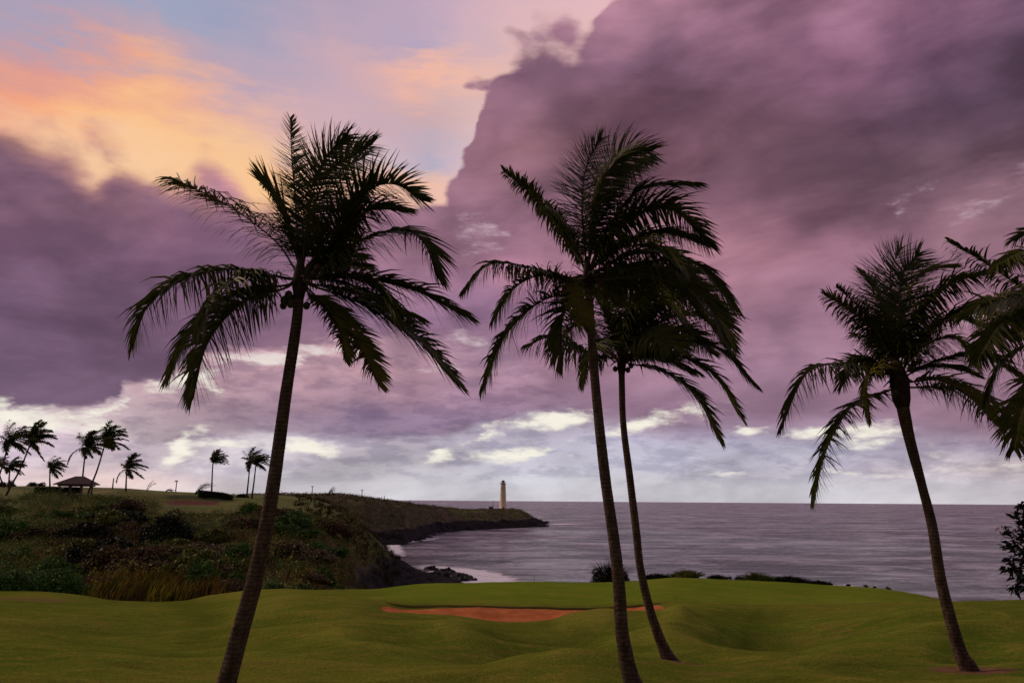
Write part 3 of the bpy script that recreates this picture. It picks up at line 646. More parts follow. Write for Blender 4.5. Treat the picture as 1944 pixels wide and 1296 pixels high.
def trunk_np(pts, rads, rng, ring=.055):
    n = max(int(sum((Vector(pts[i+1])-Vector(pts[i])).length for i in range(len(pts)-1))/ring*4), 20)
    c_ = smooth_path(pts, n); r_ = np.interp(np.linspace(0, 1, n), np.linspace(0, 1, len(rads)), rads); k_ = 18
    Tn = np.gradient(c_, axis=0); Tn /= np.linalg.norm(Tn, axis=1)[:, None]
    a = np.cross(Tn, [0, 1., .05]); a /= np.linalg.norm(a, axis=1)[:, None]; b_ = np.cross(Tn, a)
    sw_ = (np.arange(n) % 4)/4; w = np.arange(k_)*2*math.pi/k_
    lump = 1 + .035*(sw_[:, None]-.4) + .03*fbm(np.arange(n)[:, None]*.06+0*w, w[None, :]*.9, 3, int(rng.integers(900))) + .006*rng.normal(size=(n, k_))
    R2 = (r_[:, None]*lump)[..., None]
    V = c_[:, None, :]+R2*(a[:, None, :]*np.cos(w)[None, :, None]+b_[:, None, :]*np.sin(w)[None, :, None])
    i = np.arange(n*k_).reshape(n, k_); j = np.roll(i, -1, 1)
    return V.reshape(-1, 3), np.stack([i[:-1], j[:-1], j[1:], i[1:]], -1).reshape(-1, 4)
def palm(D, trunk, widths, crown, fronds, label, seed, Lmax=.75, coco=(), extra=4, group='coconut palms on the golf course', frad=.032, width=.05):
    rng = np.random.default_rng(seed)
    base = P(*trunk[-1], D); base.z = gz(base.x, base.y, 'A') - .02
    t = empty('palm_tree', base, label, 'palm tree', group)
    pts = [P(u, v, D) for u, v in trunk]; pts[-1] = Vector((pts[-1].x, pts[-1].y, base.z-.15))
    rads = [.80*w_/2/F*D for w_ in widths]
    # re-sample radii by length
    V, Q = trunk_np(pts, rads, rng); mesh_np('trunk', V, Q, mTrunk, t, smooth=True)
    c0 = P(*crown, D)
    # fibrous crown base
    mb = MB(); up_ = (pts[0]-pts[1]).normalized(); s_ = rads[0]
    mb.tube([pts[0]-up_*.15, pts[0]+up_*.05, c0-up_*.1, c0+up_*.25, c0+up_*.5], [s_*1.0, s_*1.35, s_*1.5, s_*1.0, s_*.45], 12); mb.build('crown_base', mDry, t, True)
    for k, fr in enumerate(fronds):
        pp, dt, yel = fr[0], fr[1], (len(fr) > 2 and fr[2] == 'y')
        m_ = len(pp); w3 = [P(u, v, D + dt*(i/(m_-1))**1.2) for i, (u, v) in enumerate(pp)]
        w3 = [c0*.55+w3[0]*.45] + w3
        path = smooth_path(w3, 26); ln = np.linalg.norm(np.diff(path, axis=0), axis=1).sum()
        du = pp[-1][0]-pp[0][0]; steep = abs(pp[-1][1]-pp[0][1])/(abs(du)+1)
        dr = rng.uniform(.55, .95) if steep < 2 else rng.uniform(.1, .35)
        opt = fr[3] if len(fr) > 3 else {}
        make_frond(t, path, 1.22*opt.get('L', Lmax)*min(1., .55+ln/6), int(opt.get('n', 44+ln*19)), width*1.0, opt.get('droop', dr), rng, yel, frad, wind=opt.get('wind', .28))
    for k in range(extra):    # inner fronds that only thicken the crown, fanned away from the camera
        a = rng.uniform(0, 2*math.pi); ln = rng.uniform(1.6, 2.6); e = rng.uniform(.3, 1.2)
        dv = np.array([math.cos(a)*math.cos(e)+.35, abs(math.sin(a))*math.cos(e)*.9+.2, math.sin(e)]); dv /= np.linalg.norm(dv); cur = np.array(c0); path = [cur.copy()]
        for i in range(14): dv = dv + np.array([.045, 0, -.07]); dv /= np.linalg.norm(dv); cur = cur+dv*ln/14; path.append(cur.copy())
        make_frond(t, np.array(path), Lmax*.95, 60, width, rng.uniform(.4, .9), rng, False, frad*.8)
    for (u, v, r_) in coco:
        mb = MB(); cc = P(u, v, D-.22+rng.uniform(-.12, .25)); rr = r_/F*D
        mb.lathe(cc, [(.05*rr, -1.15*rr), (.55*rr, -1.0*rr), (.95*rr, -.4*rr), (1.*rr, .1*rr), (.75*rr, .75*rr), (.3*rr, 1.1*rr), (.04*rr, 1.2*rr)], 10); mb.build('coconut', mCoco, t, True)
    for k in range(7):        # old flower stalks and leaf stubs
        a = rng.uniform(0, 2*math.pi); ln = rng.uniform(.25, .6); dv = Vector((math.cos(a), math.sin(a)*.8, rng.uniform(-.4, .6))).normalized(); mb = MB(); pp = [c0]
        for i in range(5): dv = (dv+Vector((0, 0, -.16))).normalized(); pp.append(pp[-1]+dv*ln/5)
        mb.tube(pp, [.035, .03, .025, .02, .015, .01], 5); mb.build('leaf_stub', mDry, t)
    return t

palm(16, [(568,556),(562,620),(541,760),(522,900),(505,1000),(481,1110),(456,1200),(429,1300),(420,1330)], [24,25,28,31,33,38,40,43,50], (568,530), [
 ([(556,505),(520,455),(430,388),(325,338)], .5, 'y', {'droop':.8,'wind':.1,'L':.95}), ([(567,500),(562,400),(554,300),(551,225)], .3, '', {'droop':.0,'wind':.0,'L':.5}),
 ([(566,500),(545,420),(520,370),(495,345)], .9, '', {'droop':.1,'wind':-.05}),
 ([(575,505),(590,410),(630,325),(705,275)], .6, '', {'L':.9,'droop':.3}), ([(573,505),(585,400),(605,320),(660,258)], -.3, '', {'L':.8,'droop':.3}), ([(576,500),(600,400),(640,330),(690,300)], 1.1, '', {'L':1.0}),
 ([(585,505),(640,430),(700,362),(750,350),(802,380)], -.4, '', {'droop':.2,'wind':.2}), ([(590,505),(640,455),(700,400),(770,400)], .9),
 ([(595,520),(680,458),(760,436),(805,460),(830,522)], -.6, '', {'L':.95}), ([(598,530),(680,528),(780,548),(888,600)], .8, '', {'droop':.6}),
 ([(600,545),(700,580),(790,640),(868,724)], -.6, '', {'L':.9,'droop':.45}), ([(592,555),(640,600),(690,672),(720,730)], -.9, 'y', {'droop':.4,'L':.6}),
 ([(585,555),(615,580),(645,625),(655,680)], -1.2, 'y', {'L':.5}), ([(540,528),(470,512),(400,514),(330,540),(278,585),(252,652)], .3, '', {'droop':1.0}),
 ([(538,548),(460,575),(395,650),(366,755)], -.6, '', {'droop':.8}), ([(540,542),(450,556),(370,620),(318,715)], 1.0), ([(548,528),(480,520),(410,550),(378,612)], -1.6, '', {'droop':.8}),
 ([(585,515),(640,470),(670,400),(700,350)], 1.2), ([(595,530),(660,520),(720,545),(748,600)], -1.2), ([(597,540),(680,555),(740,580),(790,600)], 1.4)],
 'tallest near palm with coconuts, leaning right beside the left grass slope', 11, coco=[(540,570,8),(548,560,8),(556,568,8),(538,580,7),(552,576,8),(596,520,8),(604,508,8),(612,520,7),(582,580,7)], Lmax=.85)
palm(17, [(1117,540),(1122,620),(1131,740),(1148,900),(1165,1020),(1175,1110),(1181,1200),(1196,1280),(1212,1335)], [18,20,22,25,26,28,30,38,50], (1116,528), [
 ([(1105,500),(1060,430),(1010,370),(957,325)], .3, '', {'L':.45}), ([(1105,500),(1080,440),(1055,405),(1035,388)], -.8, '', {'L':.6,'droop':.9}),
 ([(1112,490),(1105,400),(1112,320),(1142,262)], .2, '', {'L':.7,'droop':.15}), ([(1118,490),(1128,380),(1165,300),(1238,286)], .5, '', {'L':1.,'droop':.35}), ([(1118,490),(1125,400),(1150,330),(1200,282)], -.5, '', {'L':1.,'droop':.3}), ([(1120,490),(1140,400),(1180,330),(1225,300)], 1.2, '', {'L':1.}),
 ([(1125,495),(1155,430),(1220,358),(1322,348)], -.3), ([(1125,500),(1190,420),(1270,395),(1348,466)], .5), ([(1127,505),(1190,455),(1260,440),(1330,460)], 1.1),
 ([(1092,530),(1010,508),(930,500),(878,552)], .3, '', {'L':.6,'droop':1.1}), ([(1092,540),(1030,522),(975,548),(934,610)], -.8, '', {'L':.55,'droop':1.}), ([(1098,555),(1030,570),(960,635),(915,735)], -.4, '', {'L':.7,'droop':.7}),
 ([(1108,560),(1078,580),(1066,620),(1068,690)], .6, '', {'droop':.6}), ([(1140,510),(1200,482),(1260,480),(1298,512)], -1.2), ([(1140,520),(1220,498),(1320,500),(1393,582)], .4, '', {'L':.95}), ([(1140,530),(1230,528),(1330,560),(1387,650)], -.4, '', {'L':.95}),
 ([(1100,530),(1088,545),(1100,590),(1122,628)], -1.2, 'y', {'L':.35}), ([(1130,505),(1180,470),(1240,470),(1290,500)], -1.5), ([(1135,520),(1200,515),(1280,540),(1330,600)], 1.2)],
 'palm with a long curved trunk, left one of the crossing pair at centre', 23, Lmax=.85, coco=[(1135,545,6),(1142,538,6),(1098,556,6),(1144,550,5)])
palm(22, [(1180,702),(1183,800),(1195,900),(1207,1000),(1216,1080),(1235,1160),(1256,1220),(1270,1250),(1280,1262)], [15,15,17,18,18,20,24,32,42], (1180,682), [
 ([(1172,668),(1160,610),(1150,560),(1160,512)], .3, '', {'droop':.2}), ([(1185,668),(1230,600),(1310,562),(1392,622)], .5), ([(1190,670),(1250,612),(1330,602),(1386,668)], -.8), ([(1195,680),(1270,650),(1360,658),(1432,728)], -.3, '', {'droop':.7}),
 ([(1195,685),(1270,672),(1350,705),(1407,792)], .8, '', {'droop':.5}), ([(1195,690),(1260,705),(1320,750),(1364,832)], -.9, '', {'droop':.5}), ([(1165,680),(1110,668),(1050,640),(998,655)], .3, '', {'L':.8,'droop':1.1}), ([(1168,678),(1130,645),(1105,610),(1070,640)], 1.2),
 ([(1180,668),(1200,600),(1250,565),(1295,600)], -1.2), ([(1180,668),(1195,590),(1240,540),(1335,545)], .9, '', {'L':1.1}), ([(1165,685),(1140,662),(1122,665),(1108,720)], -1.2), ([(1185,672),(1215,640),(1250,638),(1292,668)], -1.8), ([(1172,668),(1150,600),(1130,560),(1118,532)], -.3, '', {'droop':.3}),
 ([(1183,668),(1205,580),(1260,530),(1330,515)], .1, '', {'L':1.1}), ([(1190,675),(1240,640),(1300,630),(1350,670)], 1.4), ([(1178,668),(1170,600),(1185,540),(1230,500)], 1.0, '', {'L':1.})],
 'shorter slender palm, right one of the crossing pair at centre', 31, Lmax=.82, width=.055, coco=[(1168,700,5),(1192,702,5),(1198,694,5)])
palm(20, [(1712,762),(1726,830),(1750,920),(1770,1000),(1786,1100),(1806,1180),(1824,1240),(1836,1262),(1846,1278)], [30,25,20,22,24,26,30,36,46], (1706,715), [
 ([(1695,690),(1650,620),(1600,580),(1566,560)], .4, '', {'L':.6,'droop':.7,'wind':.3}), ([(1697,690),(1660,620),(1622,575),(1588,545)], -.6, '', {'L':.6,'droop':.6}), ([(1700,690),(1680,600),(1660,545),(1640,520)], .6, '', {'droop':.2,'wind':0.}), ([(1703,690),(1695,600),(1690,520),(1712,470)], .3, '', {'L':1.,'droop':.1}),
 ([(1703,690),(1705,600),(1715,520),(1745,480)], -.4, '', {'L':1.,'droop':.1}), ([(1705,690),(1715,600),(1745,520),(1796,505)], .9, '', {'L':1.}), ([(1710,690),(1740,610),(1800,540),(1872,520)], -.3), ([(1712,692),(1770,620),(1840,580),(1905,575)], .8), ([(1690,712),(1620,692),(1535,705),(1482,812)], .3, '', {'droop':1.0}),
 ([(1690,740),(1620,768),(1570,850),(1545,947)], -.4, '', {'L':.75,'droop':.5}), ([(1722,712),(1790,680),(1860,670),(1945,722)], .5), ([(1727,735),(1800,735),(1880,760),(1955,850)], -.5, '', {'L':.95}), ([(1698,712),(1670,700),(1645,722),(1650,795)], -.9, 'y', {'L':.55}), ([(1715,700),(1750,660),(1810,640),(1852,690)], -1.3),
 ([(1725,725),(1790,722),(1850,760),(1890,805)], -1.6, 'y'), ([(1692,700),(1660,688),(1620,690),(1600,730)], 1.2), ([(1712,692),(1760,640),(1800,600),(1850,610)], .3)],
 'palm with dark dead leaf bases under its crown, standing alone at right', 43, Lmax=.75, extra=2, coco=[(1735,690,6),(1745,685,6),(1728,700,6),(1700,745,6)])
palm(14, [(2062,700),(2066,800),(2072,900),(2082,1000),(2092,1100),(2104,1200),(2116,1290),(2122,1330),(2126,1360)], [30,30,31,32,34,36,42,48,56], (2060,660), [
 ([(2045,620),(1960,560),(1880,505),(1803,458)], .3, '', {'L':.5}), ([(2045,610),(2000,510),(1950,478),(1893,502)], -.5), ([(2035,640),(1960,590),(1890,572),(1835,600)], .6, '', {'L':.8}), ([(2035,650),(1980,605),(1905,612),(1855,682)], -.6), ([(2035,660),(1970,650),(1905,682),(1868,758)], .3), ([(2040,680),(1990,710),(1945,770),(1925,850)], -.9),
 ([(2045,600),(2005,480),(1965,440),(1925,455)], .5), ([(2050,610),(2030,500),(2030,400),(2060,320)], .3), ([(2070,610),(2100,500),(2180,420),(2280,420)], .4), ([(2080,640),(2180,580),(2290,600),(2360,700)], -.5), ([(2085,660),(2180,660),(2270,730),(2320,840)], .5), ([(2075,620),(2150,500),(2240,450),(2340,500)], -.8),
 ([(2035,650),(1970,620),(1900,640),(1850,650)], 1.1), ([(2040,640),(1980,560),(1920,560),(1860,580)], -1.), ([(2040,690),(2000,760),(1985,840),(1990,930)], .6)],
 'palm fronds reaching in from the right edge of the picture', 57, Lmax=.6, extra=4)

# ------------------------------------------------------------------ leafy plants
def leaves_np(C, size, rng, asp=.45, flat=0.):
    """one folded-quad leaf per centre"""
    n = len(C); a = rng.normal(size=(n, 3)); a[:, 2] *= 1-flat; a /= np.linalg.norm(a, axis=1)[:, None]
    r = rng.normal(size=(n, 3)); b_ = np.cross(a, r); b_ /= np.linalg.norm(b_, axis=1)[:, None]
    s_ = (size*rng.uniform(.6, 1.3, n) if np.ndim(size) == 0 else size)[:, None]
    V = np.stack([C-a*s_*.5, C+b_*s_*asp*.5, C+a*s_*.5, C-b_*s_*asp*.5], 1)
    return V.reshape(-1, 3), (np.arange(n)*4)[:, None]+np.arange(4)[None, :]
def clumps(c, R, n, k, rng, spreadz=.7, leaf=.2):
    """n leaves gathered in k clumps filling a lumpy dome of half sizes R around c"""
    cc = rng.normal(size=(k, 3)); cc /= np.linalg.norm(cc, axis=1)[:, None]; cc[:, 2] = np.abs(cc[:, 2])*.95-.05; cc *= rng.uniform(.55, 1.0, (k, 1))
    cc = cc*np.array(R)*.82; cr = rng.uniform(.16, .36, k)*np.mean(R)
    i = rng.integers(0, k, n); q_ = rng.normal(size=(n, 3)); q_ /= np.linalg.norm(q_, axis=1)[:, None]
    return np.array(c)+cc[i]+q_*(cr[i]*rng.uniform(.35, 1.08, n)**.6)[:, None]*np.array([1, 1, spreadz])
def shrub(c, R, n, k, mt_, name, label, cat, seed, leaf=.2, group=None, stem=True, asp=.5, spikes=0):
    rng = np.random.default_rng(seed); t = empty(name, c, label, cat, group)
    C = clumps(c, R, n, k, rng, .8); C = C[C[:, 2] > c[2]-.25*R[2]]
    V, Q = leaves_np(C, leaf, rng, asp)
    if spikes:
        m_ = spikes; a = rng.uniform(0, 2*math.pi, m_); e = rng.uniform(.5, 1.5, m_); dv = np.stack([np.cos(a)*np.cos(e), np.sin(a)*np.cos(e), np.sin(e)], 1)
        p0 = np.array(c)+dv*np.array(R)*rng.uniform(.3, .7, (m_, 1)); p1 = np.array(c)+dv*np.array(R)*rng.uniform(1., 1.35, (m_, 1)); sdv = np.cross(dv, [0.3, 1, 0.1]); w_ = leaf*.12
        V2 = np.stack([p0-sdv*w_, p0+sdv*w_, p1+sdv*w_*.2, p1-sdv*w_*.2], 1).reshape(-1, 3); Q2 = (np.arange(m_)*4)[:, None]+np.arange(4)[None, :]
        Q = np.concatenate([Q, Q2+len(V)]); V = np.concatenate([V, V2])
    mesh_np('foliage', V, Q, mt_, t)
    if stem:
        mb = MB()
        for j in range(5):
            a = rng.uniform(0, 6.28); e = Vector((math.cos(a)*R[0]*.5, math.sin(a)*R[1]*.5, R[2]*.7)); mb.tube([Vector(c)-Vector((0, 0, .3)), Vector(c)+e*.4+Vector((0, 0, .1*R[2])), Vector(c)+e], [.06*R[2], .04*R[2], .015*R[2]], 5, False)
        mb.build('branches', mDry, t)
    return t
mLDark = leafmat('leaf_dark_green', (.030, .080, .012), (.075, .155, .022), .8, .1)
mLOlive = leafmat('leaf_olive', (.085, .105, .020), (.16, .16, .034), .6, .1)
mLBrown = leafmat('leaf_brown', (.125, .066, .042), (.095, .085, .030), .6, .1)
mLBlack = leafmat('leaf_blackish', (.010, .014, .008), (.020, .024, .010), .6, .08)
mLStraw = leafmat('leaf_straw', (.13, .085, .020), (.09, .080, .018), .6, .15)
mLCol = leafmat('scrub_leaf', None, None, .5, .12, .6, True)
mHedge = leafmat('hedge_leaf', (.030, .040, .012), (.050, .055, .018), 1., .05)

# big shrubs one can tell apart on the ravine side
def sh(u, d_, R, n, k, mt_, nm, lab, cat, seed, leaf, wh='AB', dz=0., **kw):
    c_ = on(u, d_, wh); c_.z += dz; return shrub(c_, R, n, k, mt_, nm, lab, cat, seed, leaf, **kw)
def shv(u, d_, vt, rx, ry, n, k, mt_, lab, seed, leaf, **kw):
    c_ = on(u, d_, 'AB'); c_.z -= .2; rz = max(P(u, vt, d_).z-c_.z, .8)/.86; return shrub(c_, (rx, ry, rz), n, k, mt_, 'shrub', lab, 'shrub', seed, leaf, **kw)
shv(66, 65.5, 1072, 6.4, 2.6, 34000, 110, mLDark, 'large rounded dark green shrub at the left edge just behind the grass', 201, .20)
sh(325, 112, (4.0, 4.0, 5.2), 14000, 40, mLBlack, 'shrub', 'tall blackish bushy tree in the middle of the scrub slope', 'shrub', 202, .3, 'B', .4)
sh(15, 118, (7.2, 5, 3.4), 14000, 45, mLDark, 'shrub', 'broad dark green thicket at the left edge halfway up the slope', 'shrub', 203, .32, 'B')
sh(-10, 92, (3.2, 3, 1.6), 6000, 25, mLDark, 'shrub', 'low bright green bush cut by the left edge below the thicket', 'shrub', 204, .26, 'B')
shv(400, 70, 1088, 2.0, 2.0, 6000, 24, mLOlive, 'olive shrub behind the turf just left of the tallest palm trunk', 205, .2)
shv(450, 70, 1082, 2.2, 2.0, 7000, 24, mLBrown, 'brownish shrub behind the turf touching the tallest palm trunk', 206, .2)
shv(536, 70, 1096, 1.9, 1.8, 6000, 24, mLDark, 'low green shrub behind the turf just right of the tallest palm trunk', 207, .18)
shv(596, 70, 1094, 1.7, 1.8, 6000, 22, mLDark, 'rounded green shrub in the row behind the turf below the hillside', 208, .18)
shv(662, 69, 1104, 2.2, 1.6, 5000, 22, mLOlive, 'last low shrub of the row before the black rocks', 209, .18)
sh(200, 140, (6, 4, 2.0), 8000, 30, mLDark, 'shrub', 'dark green bank of shrubs under the picnic shelter', 'shrub', 210, .3, 'B', -.3)
sh(110, 143, (5, 3, 1.5), 6000, 30, mLDark, 'shrub', 'low green shrubs on the bank left of the shelter', 'shrub', 211, .3, 'B', -.3)
sh(420, 120, (4.5, 3, 2.0), 7000, 26, mLOlive, 'shrub', 'olive bush on the slope left of the tallest palm trunk', 'shrub', 212, .3, 'B', -.2)
sh(250, 122, (5, 3, 2.2), 7000, 26, mLBrown, 'shrub', 'brown bush on the slope below the shelter bank', 'shrub', 213, .3, 'B', -.2)
sh(150, 108, (5, 3, 2.0), 7000, 26, mLBlack, 'shrub', 'dark bush on the slope right of the green thicket', 'shrub', 214, .3, 'B', -.2)
sh(400, 92, (3.4, 3, 1.8), 6000, 24, mLBlack, 'shrub', 'dark bush low on the slope above the yellow grass', 'shrub', 215, .26, 'B', 0.)
sh(560, 150, (4, 3, 1.8), 6000, 26, mLDark, 'shrub', 'green bush high on the slope right of the tallest palm trunk', 'shrub', 216, .3, 'B', -.3)
# bushes behind the green
sh(1155, 62.5, (2.0, 1.3, 1.55), 9000, 28, mLBlack, 'shrub', 'round dark bush behind the green, at the foot of the crossing palms', 'shrub', 220, .12, 'A', -.1, spikes=160)
for i_, (u, d_, rx, rz, lab) in enumerate([(1243,62.4,1.45,.42,'low bush right of the round dark bush behind the green'),(1300,62.5,1.6,.60,'low leafy hedge bush at the highest part of the green edge'),(1356,62.4,.85,.36,'small bush with a dark upright tip on the edge of the green'),(1428,62.4,1.6,.62,'dense hedge bush standing against the sea, left end'),(1488,62.3,1.7,.50,'dense hedge bush standing against the sea, right end'),(1540,62.2,1.2,.30,'low tapering bush where the hedge behind the green ends')]):
    sh(u, d_, (rx, .9, rz), 2600, 16, mLBlack if i_ not in (1, 3) else mLOlive, 'shrub', lab, 'shrub', 230+i_, .15, 'A', -.12, group='bushes along the far edge of the green', spikes=420, asp=.4)
for i_, (u, w_) in enumerate([(1378,.34),(1393,.30),(1565,.3),(1600,.22),(1632,.25),(1648,.18),(1672,.28)]):
    sh(u, 62.0, (w_, .25, w_*.8), 500, 7, mLBlack, 'grass_tuft', 'small dark tuft on the far edge of the green against the sea', 'tuft', 240+i_, .07, 'A', .0, group='small tufts along the edge of the green', stem=False, spikes=40)

kinds = [('mid green bush in the scrub of the ravine slope', mLDark, 'green bushes on the ravine slope', 21), ('olive brown bush in the scrub of the ravine slope', mLOlive, 'olive bushes on the ravine slope', 22), ('dark bush in the scrub of the ravine slope', mLBlack, 'dark bushes on the ravine slope', 23), ('rusty dry bush in the scrub of the ravine slope', mLBrown, 'dry bushes on the ravine slope', 24)]
rb = np.random.default_rng(612)
for lab, mm, grp, sd_ in kinds:
    proto = None
    for k in range(16):
        for _ in range(30):
            u = rb.uniform(-60, 640); d_ = rb.uniform(74, 150)
            if sd_ == 23 and not (140 < u < 470): continue
            if sd_ == 24 and u < 60: continue
            c_ = on(u, d_, 'B')
            if c_.z > 4 and not (300 < u < 470 and d_ > 138): break
        if proto is None:
            proto = shrub(c_+Vector((0, 0, .3)), (2.2, 1.9, 1.7), 5200, 22, mm, 'shrub', lab, 'shrub', 800+sd_, .22, group=grp); proto.location.z -= .2; continue
        c2 = proto.copy(); COL.objects.link(c2); c2.location = c_+Vector((0, 0, .35)); c2.rotation_euler.z = rb.uniform(0, 6.28); q_ = rb.uniform(.9, 2.0); c2.scale = (q_*rb.uniform(.9, 1.5), q_*rb.uniform(.9, 1.3), q_*rb.uniform(.6, 1.1))
        for ch_ in proto.children:
            c3 = ch_.copy(); COL.objects.link(c3); c3.parent = c2
# scrub cover over the hillside (uncountable)
rng = np.random.default_rng(99)
N0 = 60000
uu = rng.uniform(-700, 760, N0); dd = 66+(186-66)*rng.uniform(0, 1, N0)**.85
bb = np.array([(P(0, 1000, 100).x, P(760, 1000, 100).x)])/100
bq = bb[0, 0]+(uu-0)/760*(bb[0, 1]-bb[0, 0])
ib = np.interp(bq, bB, np.arange(len(bB))); idd = np.interp(dd, dB, np.arange(len(dB)))
ii, jj = idd.astype(int), ib.astype(int)
keep = (lawn[ii, jj] < .4) & (rocky[ii, jj] < .35) & (ZB[ii, jj] > 2.5)
ii, jj, dd, bq, uu = ii[keep], jj[keep], dd[keep], bq[keep], uu[keep]
px_, py_, pz_ = bq*dd, dd, ZB[ii, jj]
m_ = len(dd); na = fbm(px_*.05, py_*.05, 4, 301); nb2 = fbm(px_*.17, py_*.12, 3, 305)*1.6; dark_ = sstep(95, 110, dd)*sstep(150, 138, dd)*sstep(90, 170, uu)*sstep(450, 400, uu)
pal = np.array([(.115,.140,.026),(.070,.165,.022),(.155,.088,.055),(.240,.180,.050),(.320,.270,.034),(.034,.048,.016)])
wgt = np.stack([np.full(m_, 1.), .2+1.8*sstep(0, .4, nb2), .2+2.2*sstep(0, .4, na), .3+1.2*sstep(.1, .5, -na), .15+3.5*sstep(90, 78, dd)*sstep(180, 230, uu)*sstep(420, 380, uu), .3+2.5*sstep(.1, .4, -nb2)+1.6*dark_], 1)
wgt[:, 4] *= 1-dark_; wgt[:, 1] += 1.5*sstep(150, 60, uu)*sstep(90, 105, dd)
wgt[:, 3] += 1.2*sstep(560, 640, uu); wgt[:, 4] += .8*sstep(120, 90, dd)*sstep(.0, .3, na)
wgt /= wgt.sum(1)[:, None]; kind = (rng.uniform(size=m_)[:, None]*.999 > np.cumsum(wgt, 1)).sum(1).clip(0, 5)
per = 11; tall = np.where(kind == 4, .9, .6)*rng.uniform(.6, 1.3, m_)*(.7+1.9*sstep(-.1, .5, fbm(px_*.22, py_*.2, 3, 333)))*np.interp(uu, [500, 700], [1., .55])
C = np.repeat(np.stack([px_, py_, pz_], 1), per, 0); h_ = np.repeat(tall, per); qn = rng.normal(size=(m_*per, 3))*np.array([.55, .55, .42])
C = C + qn*h_[:, None]; C[:, 2] = np.maximum(C[:, 2], np.repeat(pz_, per)-.1)+.35*h_
V, Q = leaves_np(C, .26*np.ones(len(C))*rng.uniform(.5, 1.3, len(C)), rng, .42)
cc = np.repeat(pal[kind]*rng.uniform(.65, 1.35, (m_, 1)), per*4, 0)
scr = mesh_np('scrub', V, Q, mLCol, None, cc); tag(scr, 'dense green and brown scrub covering the ravine slope', 'scrub', None, 'stuff')
# tall straw grass behind the turf
def blades(u0, u1, d0, d1, n, hgt, cols_, nm, lab, wh='AB', seed=5, w_=.03, wmask=None):
    r_ = np.random.default_rng(seed); V = []; cl = []
    us_ = r_.uniform(u0, u1, n); ds_ = r_.uniform(d0, d1, n)
    for i in range(0, n, 12):
        g_ = on(us_[i], ds_[i], wh); k = min(12, n-i); hc = hgt*r_.uniform(.3, 1.25)**1.2; cc_ = np.array(cols_[r_.integers(len(cols_))])*r_.uniform(.7, 1.3)
        if g_.z < 1.5: continue
        for j in range(k):
            a = r_.uniform(0, 6.28); b0 = np.array(g_)+np.array([r_.normal()*.3, r_.normal()*.3, -.1]); hh = hc*r_.uniform(.6, 1.1)
            t_ = b0+np.array([math.cos(a)*.28+.3, math.sin(a)*.28, 1.])*hh; m2_ = (b0+t_)/2+np.array([-.08, 0, .06])*hh; s_ = np.array([w_, .2*w_, 0])
            V += [b0-s_, b0+s_, m2_+s_*.8, m2_-s_*.8, m2_-s_*.8, m2_+s_*.8, t_+s_*.3, t_-s_*.3]; cl += [cc_]*8
    V = np.array(V); Q = np.arange(len(V)).reshape(-1, 4)
    o_ = mesh_np(nm, V, Q, mLCol, None, np.array(cl)); tag(o_, lab, 'grass', None, 'stuff'); return o_
blades(190, 420, 63, 78, 10000, 1.7, [(.36,.27,.03),(.20,.19,.02),(.28,.16,.04),(.05,.06,.012),(.07,.05,.02)], 'tall_grass', 'tall yellow grass behind the dip in the turf', seed=6)
blades(-150, 700, 76, 135, 14000, 1.3, [(.20,.15,.04),(.16,.09,.05),(.09,.09,.02)], 'dry_grass', 'dry reddish grass scattered over the ravine slope', 'B', seed=8)
blades(560, 760, 150, 205, 5000, .9, [(.06,.045,.018),(.05,.05,.014),(.08,.05,.03)], 'slope_grass', 'short dry grass on the seaward slope', 'B', seed=9, w_=.05)

# headland cover
N1 = 16000
ri = rng.integers(10, 200, N1); rj = rng.integers(0, len(bC), N1); ok = (ri < DC.shape[0]) ; ri, rj = ri[ok], rj[ok]
ok = (rk[ri, rj] < .3) & (ZC[ri, rj] > 4.5); ri, rj = ri[ok], rj[ok]; m_ = len(ri)
C0 = np.stack([XC[ri, rj]+rng.uniform(-.5, .5, m_), YC[ri, rj], ZC[ri, rj]], 1); per = 7; hh = rng.uniform(.4, 1.1, m_)
C = np.repeat(C0, per, 0)+rng.normal(size=(m_*per, 3))*np.array([.9, .9, .45])*np.repeat(hh, per)[:, None]; C[:, 2] += .3
V, Q = leaves_np(C, .55*np.ones(len(C))*rng.uniform(.5, 1.3, len(C)), rng, .45)
pal2 = np.array([(.095,.082,.032),(.115,.130,.030),(.135,.080,.052),(.058,.066,.020)]); kk = rng.integers(0, 4, m_)
hs = mesh_np('headland_scrub', V, Q, mLCol, None, np.repeat(pal2[kk]*rng.uniform(.7, 1.3, (m_, 1)), per*4, 0)); tag(hs, 'low windswept scrub covering the headland', 'scrub', None, 'stuff')

